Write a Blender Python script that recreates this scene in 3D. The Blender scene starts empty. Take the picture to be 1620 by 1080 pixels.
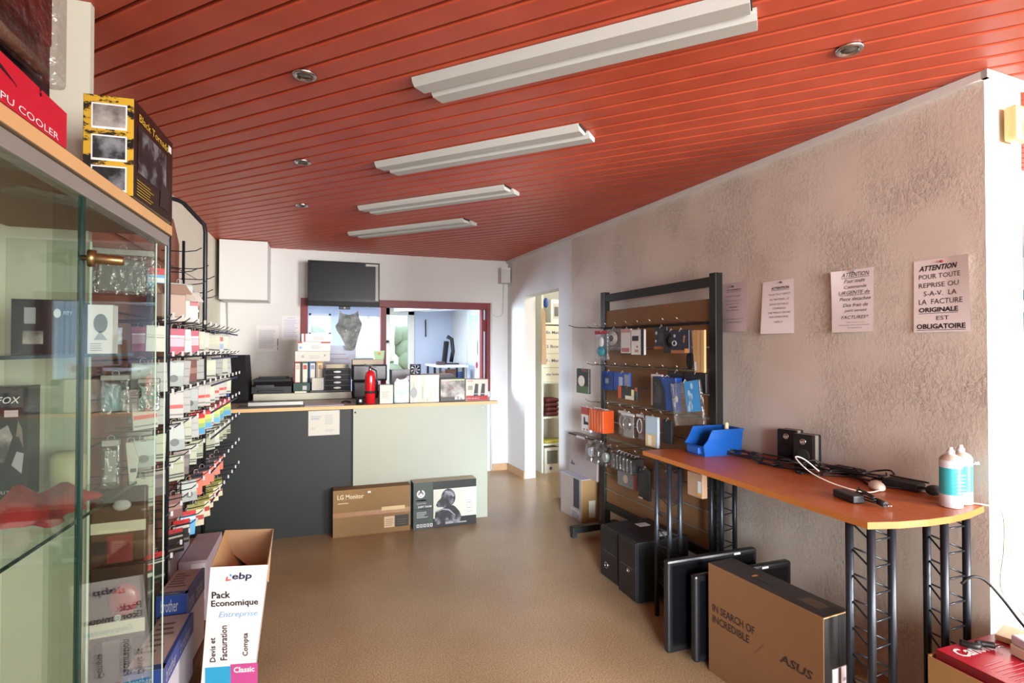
import bpy, bmesh, math, random
from mathutils import Vector, Matrix
random.seed(7)
SC = bpy.context.scene
COL = SC.collection
PI = math.pi

# ---------------------------------------------------------------- camera, sky, lamps, exposure
CAM_H, FPX, YAW, PITCH = 1.5, 860.0, math.radians(19.4), math.atan(12 / 860.0)
cd = bpy.data.cameras.new('camera'); cam = bpy.data.objects.new('camera', cd); COL.objects.link(cam)
cd.sensor_width = 36.0; cd.lens = FPX / 1620 * 36.0; cd.clip_start = 0.02
cam.location = (0, 0, CAM_H); cam.rotation_euler = (PI / 2 + PITCH, 0, -YAW)
SC.camera = cam

w = bpy.data.worlds.new('sky'); SC.world = w; w.use_nodes = True
bg = w.node_tree.nodes['Background']
bg.inputs['Color'].default_value = (0.62, 0.80, 1.0, 1); bg.inputs['Strength'].default_value = 0.85

def area(name, loc, aim, sx, sy, power, color, spread=PI):
    l = bpy.data.lights.new(name, 'AREA'); l.shape = 'RECTANGLE'; l.size = sx; l.size_y = sy
    l.energy = power; l.color = color; l.spread = spread
    o = bpy.data.objects.new(name, l); COL.objects.link(o); o.location = loc
    o.rotation_euler = (Vector(aim) - Vector(loc)).to_track_quat('-Z', 'Y').to_euler()
    return o
area('shopfront_daylight', (1.75, -2.62, 1.75), (2.1, 0, 1.65), 1.7, 1.4, 98, (1.0, 0.96, 0.91))
area('shopfront_fill_light', (0.6, -2.6, 1.5), (0.6, 0, 1.6), 3.0, 1.8, 38, (0.98, 0.98, 1.0))  # added fill lamp, wide and weak, lifts the overall brightness
area('entrance_daylight', (-0.15, -2.6, 1.3), (2.12, 5.3, 0.25), 0.8, 1.4, 9.5, (0.80, 0.89, 1.0), math.radians(22))
area('showroom_window', (4.4, -2.6, 1.5), (2.65, 1.4, 1.4), 1.5, 1.9, 70, (1.0, 0.98, 0.95), math.radians(70))
area('workshop_side_window', (-1.95, 7.9, 1.55), (2.25, 5.7, 1.0), 1.2, 1.1, 42, (0.72, 0.85, 1.0), math.radians(75))
area('workshop_roof_light', (0.0, 7.6, 2.18), (0.0, 7.6, 0), 2.6, 1.6, 22, (0.80, 0.88, 1.0))
area('store_room_lamp', (3.3, 5.2, 2.4), (2.8, 6.0, 0.8), 0.5, 0.5, 12, (1.0, 0.93, 0.8))
SC.view_settings.view_transform = 'Standard'; SC.view_settings.look = 'None'
SC.view_settings.exposure = 1.15; SC.view_settings.gamma = 1.0; SC.view_settings.use_curve_mapping = False
SC.cycles.max_bounces = 8; SC.cycles.transparent_max_bounces = 24; SC.cycles.use_denoising = True
SC.cycles.caustics_reflective = False; SC.cycles.caustics_refractive = False

# ---------------------------------------------------------------- materials
def lin(h):
    h = h.lstrip('#'); v = [int(h[i:i + 2], 16) / 255 for i in (0, 2, 4)]
    return tuple(c / 12.92 if c <= 0.04045 else ((c + 0.055) / 1.055) ** 2.4 for c in v) + (1,)
MC = {}
def mat(h, rough=0.6, metal=0.0, spec=0.5, coat=0.0, var=0.06, scale=9.0, bump=0.0, bscale=60.0):
    """plain coloured surface with slight mottling"""
    k = (h, rough, metal, spec, coat, var, scale, bump, bscale)
    if k in MC: return MC[k]
    m = bpy.data.materials.new('surface_' + h.strip('#')); m.use_nodes = True
    nt = m.node_tree; b = nt.nodes['Principled BSDF']
    b.inputs['Roughness'].default_value = rough; b.inputs['Metallic'].default_value = metal
    b.inputs['Specular IOR Level'].default_value = spec; b.inputs['Coat Weight'].default_value = coat
    c = lin(h); b.inputs['Base Color'].default_value = c
    if var or bump:
        tc = nt.nodes.new('ShaderNodeTexCoord'); n = nt.nodes.new('ShaderNodeTexNoise')
        n.inputs['Scale'].default_value = scale; n.inputs['Detail'].default_value = 4
        nt.links.new(tc.outputs['Object'], n.inputs['Vector'])
        mx = nt.nodes.new('ShaderNodeMix'); mx.data_type = 'RGBA'
        mx.inputs[6].default_value = tuple(x * (1 - var) for x in c[:3]) + (1,)
        mx.inputs[7].default_value = tuple(min(1, x * (1 + var)) for x in c[:3]) + (1,)
        nt.links.new(n.outputs['Fac'], mx.inputs[0]); nt.links.new(mx.outputs[2], b.inputs['Base Color'])
    if bump:
        n2 = nt.nodes.new('ShaderNodeTexNoise'); n2.inputs['Scale'].default_value = bscale
        nt.links.new(tc.outputs['Object'], n2.inputs['Vector'])
        bp = nt.nodes.new('ShaderNodeBump'); bp.inputs['Strength'].default_value = bump; bp.inputs['Distance'].default_value = 0.01
        nt.links.new(n2.outputs['Fac'], bp.inputs['Height']); nt.links.new(bp.outputs['Normal'], b.inputs['Normal'])
    MC[k] = m; return m

def glassy(name, tint, rough=0.02, ior=1.45, extra=0.0):
    m = bpy.data.materials.new(name); m.use_nodes = True; nt = m.node_tree
    for n in list(nt.nodes): nt.nodes.remove(n)
    out = nt.nodes.new('ShaderNodeOutputMaterial'); t = nt.nodes.new('ShaderNodeBsdfTransparent'); g = nt.nodes.new('ShaderNodeBsdfGlossy')
    f = nt.nodes.new('ShaderNodeFresnel')   # the same index seen from either side of a thin sheet
    ge = nt.nodes.new('ShaderNodeNewGeometry'); mr = nt.nodes.new('ShaderNodeMapRange'); mr.inputs['To Min'].default_value = ior; mr.inputs['To Max'].default_value = 1 / ior
    nt.links.new(ge.outputs['Backfacing'], mr.inputs['Value']); nt.links.new(mr.outputs[0], f.inputs['IOR'])
    t.inputs['Color'].default_value = tint; g.inputs['Roughness'].default_value = rough
    a = nt.nodes.new('ShaderNodeMath'); a.operation = 'ADD'; a.use_clamp = True; a.inputs[1].default_value = extra
    mx = nt.nodes.new('ShaderNodeMixShader')
    nt.links.new(f.outputs[0], a.inputs[0]); nt.links.new(a.outputs[0], mx.inputs[0])
    nt.links.new(t.outputs[0], mx.inputs[1]); nt.links.new(g.outputs[0], mx.inputs[2]); nt.links.new(mx.outputs[0], out.inputs[0])
    return m
GLASS = glassy('clear_glass', (0.885, 0.915, 0.885, 1), ior=1.22)
GLASS_EDGE = mat('#123329', 0.15, var=0)
GLASS_LINE = mat('#b9d0bd', 0.15, var=0)
CLEAR = glassy('clear_plastic', (0.88, 0.88, 0.88, 1), 0.16, 1.5, 0.10)
def crinkle(m):
    nt = m.node_tree; tc = nt.nodes.new('ShaderNodeTexCoord'); n = nt.nodes.new('ShaderNodeTexNoise'); n.inputs['Scale'].default_value = 38; n.inputs['Detail'].default_value = 3
    bp = nt.nodes.new('ShaderNodeBump'); bp.inputs['Strength'].default_value = 0.9; bp.inputs['Distance'].default_value = 0.012
    nt.links.new(tc.outputs['Object'], n.inputs['Vector']); nt.links.new(n.outputs['Fac'], bp.inputs['Height'])
    nt.links.new(bp.outputs['Normal'], next(x for x in nt.nodes if x.type == 'BSDF_GLOSSY').inputs['Normal'])
crinkle(CLEAR)
WPANE = glassy('window_glass', (0.95, 0.97, 1.0, 1), 0.02, 1.3)

WHITE = mat('#dcdcda', 0.7); PAPER = mat('#e9e3e4', 0.8, var=0.02); INK = mat('#17171c', 0.7, var=0)
BLACK = mat('#131316', 0.4); MATT = mat('#1b1c1f', 0.7); STEEL = mat('#30343a', 0.35, 0.6); CHROME = mat('#c9c9c9', 0.2, 1.0)
WALL = mat('#dcdbd8', 0.85, var=0.03, scale=3, bump=0.06, bscale=140)
CREAM = mat('#d8d4c2', 0.85, var=0.04, scale=3)
CARD = mat('#a9814f', 0.8, var=0.10, scale=14, bump=0.05); CARDLT = mat('#c39a6b', 0.8, var=0.08)
RED = mat('#a51a20', 0.4); DRED = mat('#7c1a20', 0.5)
FRAME_RED = mat('#7d1f26', 0.45, var=0.12)
OAK = mat('#d3a873', 0.45, var=0.10, scale=6)
GREY = mat('#8f8f92', 0.6); LGREY = mat('#b9b9b6', 0.6); DGREY = mat('#4d4d52', 0.6)
BLUE = mat('#17468f', 0.35, spec=0.6); NAVY = mat('#17224d', 0.5)

def node_mat(name, build):
    m = bpy.data.materials.new(name); m.use_nodes = True; nt = m.node_tree; b = nt.nodes['Principled BSDF']
    tc = nt.nodes.new('ShaderNodeTexCoord'); build(nt, b, tc); return m
def ramp(nt, src, stops):
    r = nt.nodes.new('ShaderNodeValToRGB'); e = r.color_ramp.elements
    e[0].position, e[0].color = stops[0][0], lin(stops[0][1]); e[1].position, e[1].color = stops[-1][0], lin(stops[-1][1])
    for p, h in stops[1:-1]:
        x = e.new(p); x.color = lin(h)
    nt.links.new(src, r.inputs[0]); return r
def noise(nt, tc, scale, detail=4, rough=0.5, vec=None, mapscale=None):
    n = nt.nodes.new('ShaderNodeTexNoise'); n.inputs['Scale'].default_value = scale; n.inputs['Detail'].default_value = detail; n.inputs['Roughness'].default_value = rough
    if mapscale:
        mp = nt.nodes.new('ShaderNodeMapping'); mp.inputs['Scale'].default_value = mapscale
        nt.links.new(tc.outputs['Object'], mp.inputs[0]); nt.links.new(mp.outputs[0], n.inputs['Vector'])
    else: nt.links.new(tc.outputs['Object'], n.inputs['Vector'])
    return n
def f_floor(nt, b, tc):
    n = noise(nt, tc, 150, 3); r = ramp(nt, n.outputs['Fac'], [(0.30, '#7f6648'), (0.46, '#a68b68'), (0.58, '#bba17d'), (0.75, '#d6c3a2')])
    n2 = noise(nt, tc, 1.1, 5); r2 = ramp(nt, n2.outputs['Fac'], [(0.3, '#d9d2c6'), (0.7, '#ffffff')])
    mx = nt.nodes.new('ShaderNodeMix'); mx.data_type = 'RGBA'; mx.blend_type = 'MULTIPLY'; mx.inputs[0].default_value = 1
    nt.links.new(r.outputs[0], mx.inputs[6]); nt.links.new(r2.outputs[0], mx.inputs[7]); nt.links.new(mx.outputs[2], b.inputs['Base Color'])
    b.inputs['Roughness'].default_value = 0.30; b.inputs['Specular IOR Level'].default_value = 0.6
FLOOR = node_mat('speckled_vinyl', f_floor)
def f_boards(nt, b, tc):
    n = noise(nt, tc, 5, 3); r = ramp(nt, n.outputs['Fac'], [(0.3, '#a8422a'), (0.7, '#b64c31')])
    nt.links.new(r.outputs[0], b.inputs['Base Color']); b.inputs['Roughness'].default_value = 0.42
BOARDS = node_mat('red_lacquered_boards', f_boards)
def f_plaster(nt, b, tc):
    n = noise(nt, tc, 2.2, 5); r = ramp(nt, n.outputs['Fac'], [(0.3, '#d2c6b9'), (0.7, '#dfd5ca')])
    nt.links.new(r.outputs[0], b.inputs['Base Color']); b.inputs['Roughness'].default_value = 0.6
    a = noise(nt, tc, 50, 8, 0.72, mapscale=(1, 1, 0.85)); ra = ramp(nt, a.outputs['Fac'], [(0.46, '#000000'), (0.58, '#999999'), (0.76, '#ffffff')])
    c = noise(nt, tc, 150, 3); ad = nt.nodes.new('ShaderNodeMath'); ad.operation = 'MULTIPLY_ADD'; ad.inputs[1].default_value = 0.25
    nt.links.new(c.outputs['Fac'], ad.inputs[0]); nt.links.new(ra.outputs[0], ad.inputs[2])
    big = noise(nt, tc, 2.6, 3); rb = ramp(nt, big.outputs['Fac'], [(0.38, '#4a4a4a'), (0.62, '#ffffff')])
    bp = nt.nodes.new('ShaderNodeBump'); bp.inputs['Distance'].default_value = 0.009
    st = nt.nodes.new('ShaderNodeMath'); st.operation = 'MULTIPLY'; st.inputs[1].default_value = 0.8
    nt.links.new(rb.outputs[0], st.inputs[0]); nt.links.new(st.outputs[0], bp.inputs['Strength'])
    nt.links.new(ad.outputs[0], bp.inputs['Height']); nt.links.new(bp.outputs['Normal'], b.inputs['Normal'])
PLASTER = node_mat('rough_plaster', f_plaster)
def f_table(nt, b, tc):
    n = noise(nt, tc, 60, 5, mapscale=(1, 0.25, 1)); r = ramp(nt, n.outputs['Fac'], [(0.3, '#93481f'), (0.7, '#ab5b2b')])
    nt.links.new(r.outputs[0], b.inputs['Base Color']); b.inputs['Roughness'].default_value = 0.38
CHERRY = node_mat('cherry_veneer', f_table)
def f_hide(nt, b, tc):
    n = noise(nt, tc, 9, 8, 0.7); r = ramp(nt, n.outputs['Fac'], [(0.3, '#3c3f3e'), (0.5, '#8c9190'), (0.7, '#c4c7c6')])
    nt.links.new(r.outputs[0], b.inputs['Base Color']); b.inputs['Roughness'].default_value = 0.8
MOTTLE = node_mat('mottled_grey', f_hide)
def f_crinkle(nt, b, tc):
    n = noise(nt, tc, 14, 6, 0.6, mapscale=(2.2, 1, 0.35)); r = ramp(nt, n.outputs['Fac'], [(0.3, '#9aa08e'), (0.5, '#cfd0bb'), (0.7, '#e4e2d2')])
    nt.links.new(r.outputs[0], b.inputs['Base Color']); b.inputs['Roughness'].default_value = 0.18
    bp = nt.nodes.new('ShaderNodeBump'); bp.inputs['Strength'].default_value = 0.8; bp.inputs['Distance'].default_value = 0.02
    nt.links.new(n.outputs['Fac'], bp.inputs['Height']); nt.links.new(bp.outputs['Normal'], b.inputs['Normal'])
CRINKLE = node_mat('crinkled_wrap', f_crinkle)
def f_splash(nt, b, tc):
    n = noise(nt, tc, 16, 6, 0.65, mapscale=(1, 1, 2.2)); r = ramp(nt, n.outputs['Fac'], [(0.44, '#15130f'), (0.50, '#c2992c')])
    r.color_ramp.interpolation = 'EASE'
    nt.links.new(r.outputs[0], b.inputs['Base Color']); b.inputs['Roughness'].default_value = 0.3
SPLASH = node_mat('yellow_black_splash', f_splash)
def f_abs(c0, c1, c2, sc=12, rough=0.4):
    def f(nt, b, tc):
        n = noise(nt, tc, sc, 5, 0.6); r = ramp(nt, n.outputs['Fac'], [(0.36, c0), (0.5, c1), (0.64, c2)])
        nt.links.new(r.outputs[0], b.inputs['Base Color']); b.inputs['Roughness'].default_value = rough
    return f
PHOTO_DK = node_mat('dark_photo_print', f_abs('#0d0d10', '#26262b', '#7d7f83'))
PHOTO_RD = node_mat('dark_red_print', f_abs('#180b0d', '#341216', '#6b2a2c', 9, 0.25))
PHOTO_LT = node_mat('pale_photo_print', f_abs('#7e8577', '#b9bdac', '#d3d4c6', 8))
PHOTO_GR = node_mat('grey_photo_print', f_abs('#3a3735', '#857f79', '#b8b4ac', 10))
PHOTO_AQ = node_mat('pale_aqua_print', f_abs('#9ed2cf', '#c6e2dd', '#e6ece6', 14))

# ---------------------------------------------------------------- mesh builder
def frame_from(o, r, u):
    r = Vector(r).normalized(); u = Vector(u).normalized(); return (Vector(o), r, u, r.cross(u))
def F_front(x0, y0, z0): return frame_from((x0, y0, z0), (1, 0, 0), (0, 0, 1))      # faces -Y
def F_aisle(x1, y0, z0): return frame_from((x1, y0, z0), (0, 1, 0), (0, 0, 1))      # faces +X
def F_west(x0, y1, z0): return frame_from((x0, y1, z0), (0, -1, 0), (0, 0, 1))      # faces -X
def F_top(x0, y0, z1): return frame_from((x0, y0, z1), (1, 0, 0), (0, 1, 0))        # faces up

class MB:
    def __init__(s): s.bm = bmesh.new(); s.ms = []
    def mi(s, m):
        if m not in s.ms: s.ms.append(m)
        return s.ms.index(m)
    def face(s, pts, m, smooth=False):
        vs = [s.bm.verts.new(p) for p in pts]
        try: f = s.bm.faces.new(vs)
        except ValueError: return
        f.material_index = s.mi(m); f.smooth = smooth; return f
    def merge(s, b2, m=None, M=None, smooth=False):
        mp = {}
        for v in b2.verts: mp[v] = s.bm.verts.new(M @ v.co if M else v.co)
        for f in b2.faces:
            try: g = s.bm.faces.new([mp[v] for v in f.verts])
            except ValueError: continue
            g.material_index = s.mi(m) if m else f.material_index; g.smooth = smooth
        b2.free(); return s
    def box(s, a, b, m, bev=0.0, fm=None, M=None):
        x0, y0, z0 = a; x1, y1, z1 = b
        t = bmesh.new(); V = [t.verts.new(p) for p in ((x0, y0, z0), (x1, y0, z0), (x1, y1, z0), (x0, y1, z0), (x0, y0, z1), (x1, y0, z1), (x1, y1, z1), (x0, y1, z1))]
        for k, ix in (('-z', (3, 2, 1, 0)), ('+z', (4, 5, 6, 7)), ('-y', (0, 1, 5, 4)), ('+x', (1, 2, 6, 5)), ('+y', (2, 3, 7, 6)), ('-x', (3, 0, 4, 7))):
            f = t.faces.new([V[i] for i in ix]); f.material_index = s.mi((fm or {}).get(k, m))
        if bev: bmesh.ops.bevel(t, geom=list(t.edges), offset=bev, segments=2, profile=0.5, affect='EDGES')
        return s.merge(t, None, M)
    def hexa(s, P, m, fm=None):
        """eight corners, bottom ring then top ring, both counter-clockwise seen from above"""
        for k, ix in (('-z', (3, 2, 1, 0)), ('+z', (4, 5, 6, 7)), ('0', (0, 1, 5, 4)), ('1', (1, 2, 6, 5)), ('2', (2, 3, 7, 6)), ('3', (3, 0, 4, 7))):
            mm = (fm or {}).get(k, m)
            if mm is not None: s.face([P[i] for i in ix], mm)
        return s
    def prism(s, pts, d, m, cap=None):
        """closed outline (list of 3-d points) swept by vector d"""
        d = Vector(d); a = [Vector(p) for p in pts]; b = [p + d for p in a]; n = len(a)
        nn = Vector((0, 0, 0))
        for i in range(n): nn += a[i].cross(a[(i + 1) % n])
        if nn.dot(d) > 0: a, b = b, a
        t = bmesh.new(); va = [t.verts.new(p) for p in a]; vb = [t.verts.new(p) for p in b]
        t.faces.new(va); t.faces.new(vb[::-1])
        for i in range(n): t.faces.new((va[i], vb[i], vb[(i + 1) % n], va[(i + 1) % n]))
        bmesh.ops.recalc_face_normals(t, faces=list(t.faces))
        for f in t.faces: f.material_index = s.mi(m)
        if cap:
            t.faces.ensure_lookup_table(); t.faces[0].material_index = s.mi(cap); t.faces[1].material_index = s.mi(cap)
        return s.merge(t)
    def tube(s, pts, r, m, seg=8, closed=False):
        P = [Vector(p) for p in pts]; n = len(P); rings = []; nrm = None
        for i in range(n):
            if closed: t = P[(i + 1) % n] - P[i - 1]
            else: t = P[min(i + 1, n - 1)] - P[max(i - 1, 0)]
            t.normalize()
            if nrm is None: nrm = t.orthogonal().normalized()
            else:
                nrm = nrm - t * nrm.dot(t)
                nrm = t.orthogonal().normalized() if nrm.length < 1e-6 else nrm.normalized()
            bn = t.cross(nrm); rr = r[i] if isinstance(r, (list, tuple)) else r
            rings.append([s.bm.verts.new(P[i] + (nrm * math.cos(2 * PI * k / seg) + bn * math.sin(2 * PI * k / seg)) * rr) for k in range(seg)])
        mi = s.mi(m)
        for i in range(n if closed else n - 1):
            a, b = rings[i], rings[(i + 1) % n]
            for k in range(seg):
                f = s.bm.faces.new((a[k], a[(k + 1) % seg], b[(k + 1) % seg], b[k])); f.material_index = mi; f.smooth = True
        if not closed:
            f = s.bm.faces.new(rings[0][::-1]); f.material_index = mi
            f = s.bm.faces.new(rings[-1]); f.material_index = mi
        return s
    def lathe(s, prof, o, m, seg=20, axis=(0, 0, 1)):
        """prof: (radius, height, material or None)"""
        q = Vector((0, 0, 1)).rotation_difference(Vector(axis)); o = Vector(o); rings = []
        for p in prof:
            r, h = max(p[0], 1e-5), p[1]
            rings.append([s.bm.verts.new(o + q @ Vector((r * math.cos(2 * PI * k / seg), r * math.sin(2 * PI * k / seg), h))) for k in range(seg)])
        for i in range(len(prof) - 1):
            mm = prof[i + 1][2] if len(prof[i + 1]) > 2 else m
            for k in range(seg):
                f = s.bm.faces.new((rings[i][k], rings[i][(k + 1) % seg], rings[i + 1][(k + 1) % seg], rings[i + 1][k])); f.material_index = s.mi(mm); f.smooth = True
        f = s.bm.faces.new(rings[0][::-1]); f.material_index = s.mi(m)
        f = s.bm.faces.new(rings[-1]); f.material_index = s.mi(m)
        return s
    def blob(s, c, rad, m, seg=14):
        t = bmesh.new(); bmesh.ops.create_uvsphere(t, u_segments=seg, v_segments=seg // 2 + 1, radius=1)
        return s.merge(t, m, Matrix.Translation(c) @ Matrix.Diagonal((*rad, 1)), True)
    # printing on a flat face: (u, v) metres along the frame's right and up
    def at(s, fr, u, v, lift=0.0008): return fr[0] + fr[1] * u + fr[2] * v + fr[3] * lift
    def rect(s, fr, u0, v0, u1, v1, m, lift=0.0008):
        s.face([s.at(fr, u, v, lift) for u, v in ((u0, v0), (u1, v0), (u1, v1), (u0, v1))], m); return s
    def poly(s, fr, pts, m, lift=0.0012): s.face([s.at(fr, u, v, lift) for u, v in pts], m); return s
    def disc(s, fr, u, v, r, m, lift=0.0012, n=20, ry=None):
        return s.poly(fr, [(u + r * math.cos(2 * PI * k / n), v + (ry or r) * math.sin(2 * PI * k / n)) for k in range(n)], m, lift)
    def text(s, fr, txt, u0, v0, u1, v1, m, lift=0.0014, turn=False, shear=0.0, bold=0.0, warp=None):
        """lettering fitted to the rectangle; turn: reading upward"""
        cu = bpy.data.curves.new('t', 'FONT'); cu.body = txt; cu.shear = shear; cu.offset = bold; cu.resolution_u = 2
        ob = bpy.data.objects.new('t', cu); COL.objects.link(ob)
        dg = bpy.context.evaluated_depsgraph_get(); ev = ob.evaluated_get(dg); me = ev.to_mesh()
        t = bmesh.new(); t.from_mesh(me); ev.to_mesh_clear()
        bpy.data.objects.remove(ob); bpy.data.curves.remove(cu)
        if not t.verts: return s
        xs = [v.co.x for v in t.verts]; ys = [v.co.y for v in t.verts]; a, b, c, d = min(xs), max(xs), min(ys), max(ys)
        for v in t.verts:
            x = (v.co.x - a) / max(b - a, 1e-6); y = (v.co.y - c) / max(d - c, 1e-6)
            if turn: u, vv = u1 - (u1 - u0) * y, v0 + (v1 - v0) * x
            else: u, vv = u0 + (u1 - u0) * x, v0 + (v1 - v0) * y
            v.co = s.at(fr, u, vv, lift + (warp(u, vv) if warp else 0))
        return s.merge(t, m)
    def lines(s, fr, u0, v0, u1, v1, n, m, rag=0.3, th=0.35):
        """rows too small to read"""
        h = (v1 - v0) / n
        for i in range(n): s.rect(fr, u0, v0 + i * h, u1 - random.random() * rag * (u1 - u0), v0 + (i + th) * h, m, 0.0012)
        return s
    def build(s, name, parent=None, loc=None, rz=0.0, label=None, cat=None, group=None, kind=None):
        me = bpy.data.meshes.new(name); s.bm.to_mesh(me); s.bm.free()
        for m in s.ms: me.materials.append(m)
        o = bpy.data.objects.new(name, me); COL.objects.link(o)
        if parent is not None: o.parent = parent
        if loc is not None: o.location = loc
        o.rotation_euler.z = rz
        return tag(o, label, cat, group, kind)
def tag(o, label=None, cat=None, group=None, kind=None):
    if label: o['label'] = label
    if cat: o['category'] = cat
    if group: o['group'] = group
    if kind: o['kind'] = kind
    return o
def thing(name, label, cat, loc=(0, 0, 0), rz=0.0, group=None):
    o = bpy.data.objects.new(name, None); COL.objects.link(o); o.location = loc; o.rotation_euler.z = rz; o.empty_display_size = 0.05
    return tag(o, label, cat, group)
def dup(root, loc, rz=None, label=None, group=None):
    r = root.copy(); COL.objects.link(r); r.location = loc
    if rz is not None: r.rotation_euler.z = rz
    if label: r['label'] = label
    if group: r['group'] = group
    for ch in list(root.children):
        c = ch.copy(); COL.objects.link(c); c.parent = r
        for g in list(ch.children):
            d = g.copy(); COL.objects.link(d); d.parent = c
    return r
def struct(mb, name, loc=None, rz=0.0, parent=None): return mb.build(name, parent, loc, rz, kind='structure')
def B(a, b, m, bev=0.0, fm=None): return MB().box(a, b, m, bev, fm)

# ---------------------------------------------------------------- the setting
CEIL = 2.6
WX, WY, WRZ = 2.476, 1.397, math.atan(0.0541)
def wallx(Y): return WX - 0.0541 * (Y - WY)
struct(B((-2.2, -2.6, -0.06), (6.6, 9.2, 0), FLOOR), 'floor')
# ceiling of diagonal boards
m = MB(); q = 1 / math.sqrt(2)
t = bmesh.new(); pitch = 0.105
for k in range(-34, 80):
    u0 = 1.03 + pitch * k + 0.007; u1 = u0 + pitch - 0.014
    prof = [(u0, 2.615), (u0, 2.602), (u0 + 0.005, 2.598), (u1 - 0.004, 2.598), (u1, 2.602), (u1, 2.615)]
    ra, rb = [], []
    for u, z in prof:
        ra.append(t.verts.new(((u - 9) * q, (u + 9) * q, z))); rb.append(t.verts.new(((u + 9) * q, (u - 9) * q, z)))
    n = len(prof)
    for i in range(n):
        t.faces.new((ra[i], rb[i], rb[(i + 1) % n], ra[(i + 1) % n]))
for co, no in (((-1.06, 0, 0), (-1, 0, 0)), ((6.5, 0, 0), (1, 0, 0)), ((0, -2.55, 0), (0, -1, 0)), ((0, 6.5, 0), (0, 1, 0))):
    bmesh.ops.bisect_plane(t, geom=list(t.verts) + list(t.edges) + list(t.faces), plane_co=co, plane_no=no, clear_outer=True)
bmesh.ops.recalc_face_normals(t, faces=list(t.faces))
m.merge(t, BOARDS); m.box((-1.06, -2.55, 2.616), (6.5, 6.5, 2.66), mat('#1c0f0c', 0.9, var=0)); struct(m, 'ceiling')

# right-hand wall: rough plaster, a smooth stretch, the store-room doorway
m = B((0, 0, 0), (0.253, 3.37, CEIL), PLASTER, fm={'-y': WALL}); struct(m, 'wall_right', (WX, WY, 0), WRZ)
m = B((0.004, 3.37, 0), (0.14, 3.66, CEIL), WALL); m.box((0.004, 3.66, 2.12), (0.14, 4.51, CEIL), WALL); m.box((0.004, 4.51, 0), (0.14, 7.6, CEIL), WALL)
struct(m, 'wall_passage', (WX, WY, 0), WRZ)
m = B((-0.022, -0.02, 2.565), (0.0, 5.02, 2.597), WHITE); m.box((-0.022, -0.022, 2.565), (0.27, 0.0, 2.597), WHITE); struct(m, 'trim_1', (WX, WY, 0), WRZ)
TAN = mat('#bf9a74', 0.6)
struct(B((-0.012, 4.51, 0), (0.004, 5.02, 0.085), TAN), 'baseboard_right', (WX, WY, 0), WRZ)
struct(B((1.99, 6.416, 0), (2.205, 6.43, 0.085), TAN), 'baseboard_back')
# back wall with the glazed opening
m = B((-1.06, 6.43, 0), (-0.208, 6.55, CEIL), WALL); m.box((-0.208, 6.43, 2.066), (1.98, 6.55, CEIL), WALL); m.box((1.98, 6.43, 0), (2.24, 6.55, CEIL), WALL)
m.box((-0.208, 6.43, 0), (1.98, 6.55, 0.98), WALL); struct(m, 'wall_back')
m = MB(); y0, y1 = 6.415, 6.52
m.box((-0.208, y0, 0.98), (-0.135, y1, 2.066), FRAME_RED, 0.003); m.box((-0.135, y0, 1.985), (1.93, y1, 2.066), FRAME_RED, 0.003)
m.box((0.652, y0, 0.98), (0.717, y1, 1.985), FRAME_RED, 0.003); m.box((1.93, y0, 0.98), (1.98, y1, 2.066), FRAME_RED, 0.003)
m.box((1.866, y0 + 0.02, 0.98), (1.90, y1, 1.985), FRAME_RED, 0.003); m.box((1.90, y0 + 0.02, 1.72), (1.93, y1, 1.86), DRED, 0.003)
m.box((-0.135, y0, 0.98), (1.93, y1, 1.02), FRAME_RED)
wf = struct(m, 'window_1'); MBx = B((-0.135, 6.465, 1.02), (0.652, 6.471, 1.985), WPANE); struct(MBx, 'window_pane', parent=wf)
m = MB(); m.tube([(1.985, 6.41, 0.02), (1.985, 6.41, 2.07)], 0.014, WHITE, 10); struct(m, 'trim_2')
# left wall and the partition behind the glass cabinet
struct(B((-1.06, -2.5, 0), (-1.0, 6.43, CEIL), CREAM), 'wall_left')
struct(B((-1.0, 2.055, 0), (-0.692, 2.085, CEIL), mat('#c2bfae', 0.85, var=0.03, scale=3)), 'wall_partition')
# shopfront behind the viewer
m = B((-1.06, -2.55, 0), (6.5, -2.45, 0.3), WALL); m.box((-1.06, -2.55, 2.4), (6.5, -2.45, CEIL), WALL)
for x in (-1.06, 1.2, 3.4, 5.4): m.box((x, -2.55, 0.3), (x + 0.08, -2.45, 2.4), mat('#74777a', 0.4, 0.4))
struct(m, 'wall_front')
# neighbouring room to the right and the store room
m = B((6.5, -2.55, 0), (6.56, -0.75, CEIL), WALL); m.box((6.5, 2.0, 0), (6.56, 7.2, CEIL), WALL); m.box((6.5, -0.75, 0), (6.56, 2.0, 0.4), WALL); m.box((6.5, -0.75, 2.5), (6.56, 2.0, CEIL), WALL); struct(m, 'wall_east')
m = B((2.75, 2.9, 0), (6.5, 2.98, CEIL), WALL); m.box((2.75, 2.1, 2.28), (6.5, 2.9, CEIL), WALL); struct(m, 'wall_showroom')
m = B((2.40, 4.15, 0), (4.0, 4.25, CEIL), WALL); m.box((2.33, 6.9, 0), (4.0, 7.0, CEIL), CREAM); m.box((3.95, 4.25, 0), (4.05, 6.9, CEIL), CREAM); struct(m, 'wall_store')
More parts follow.
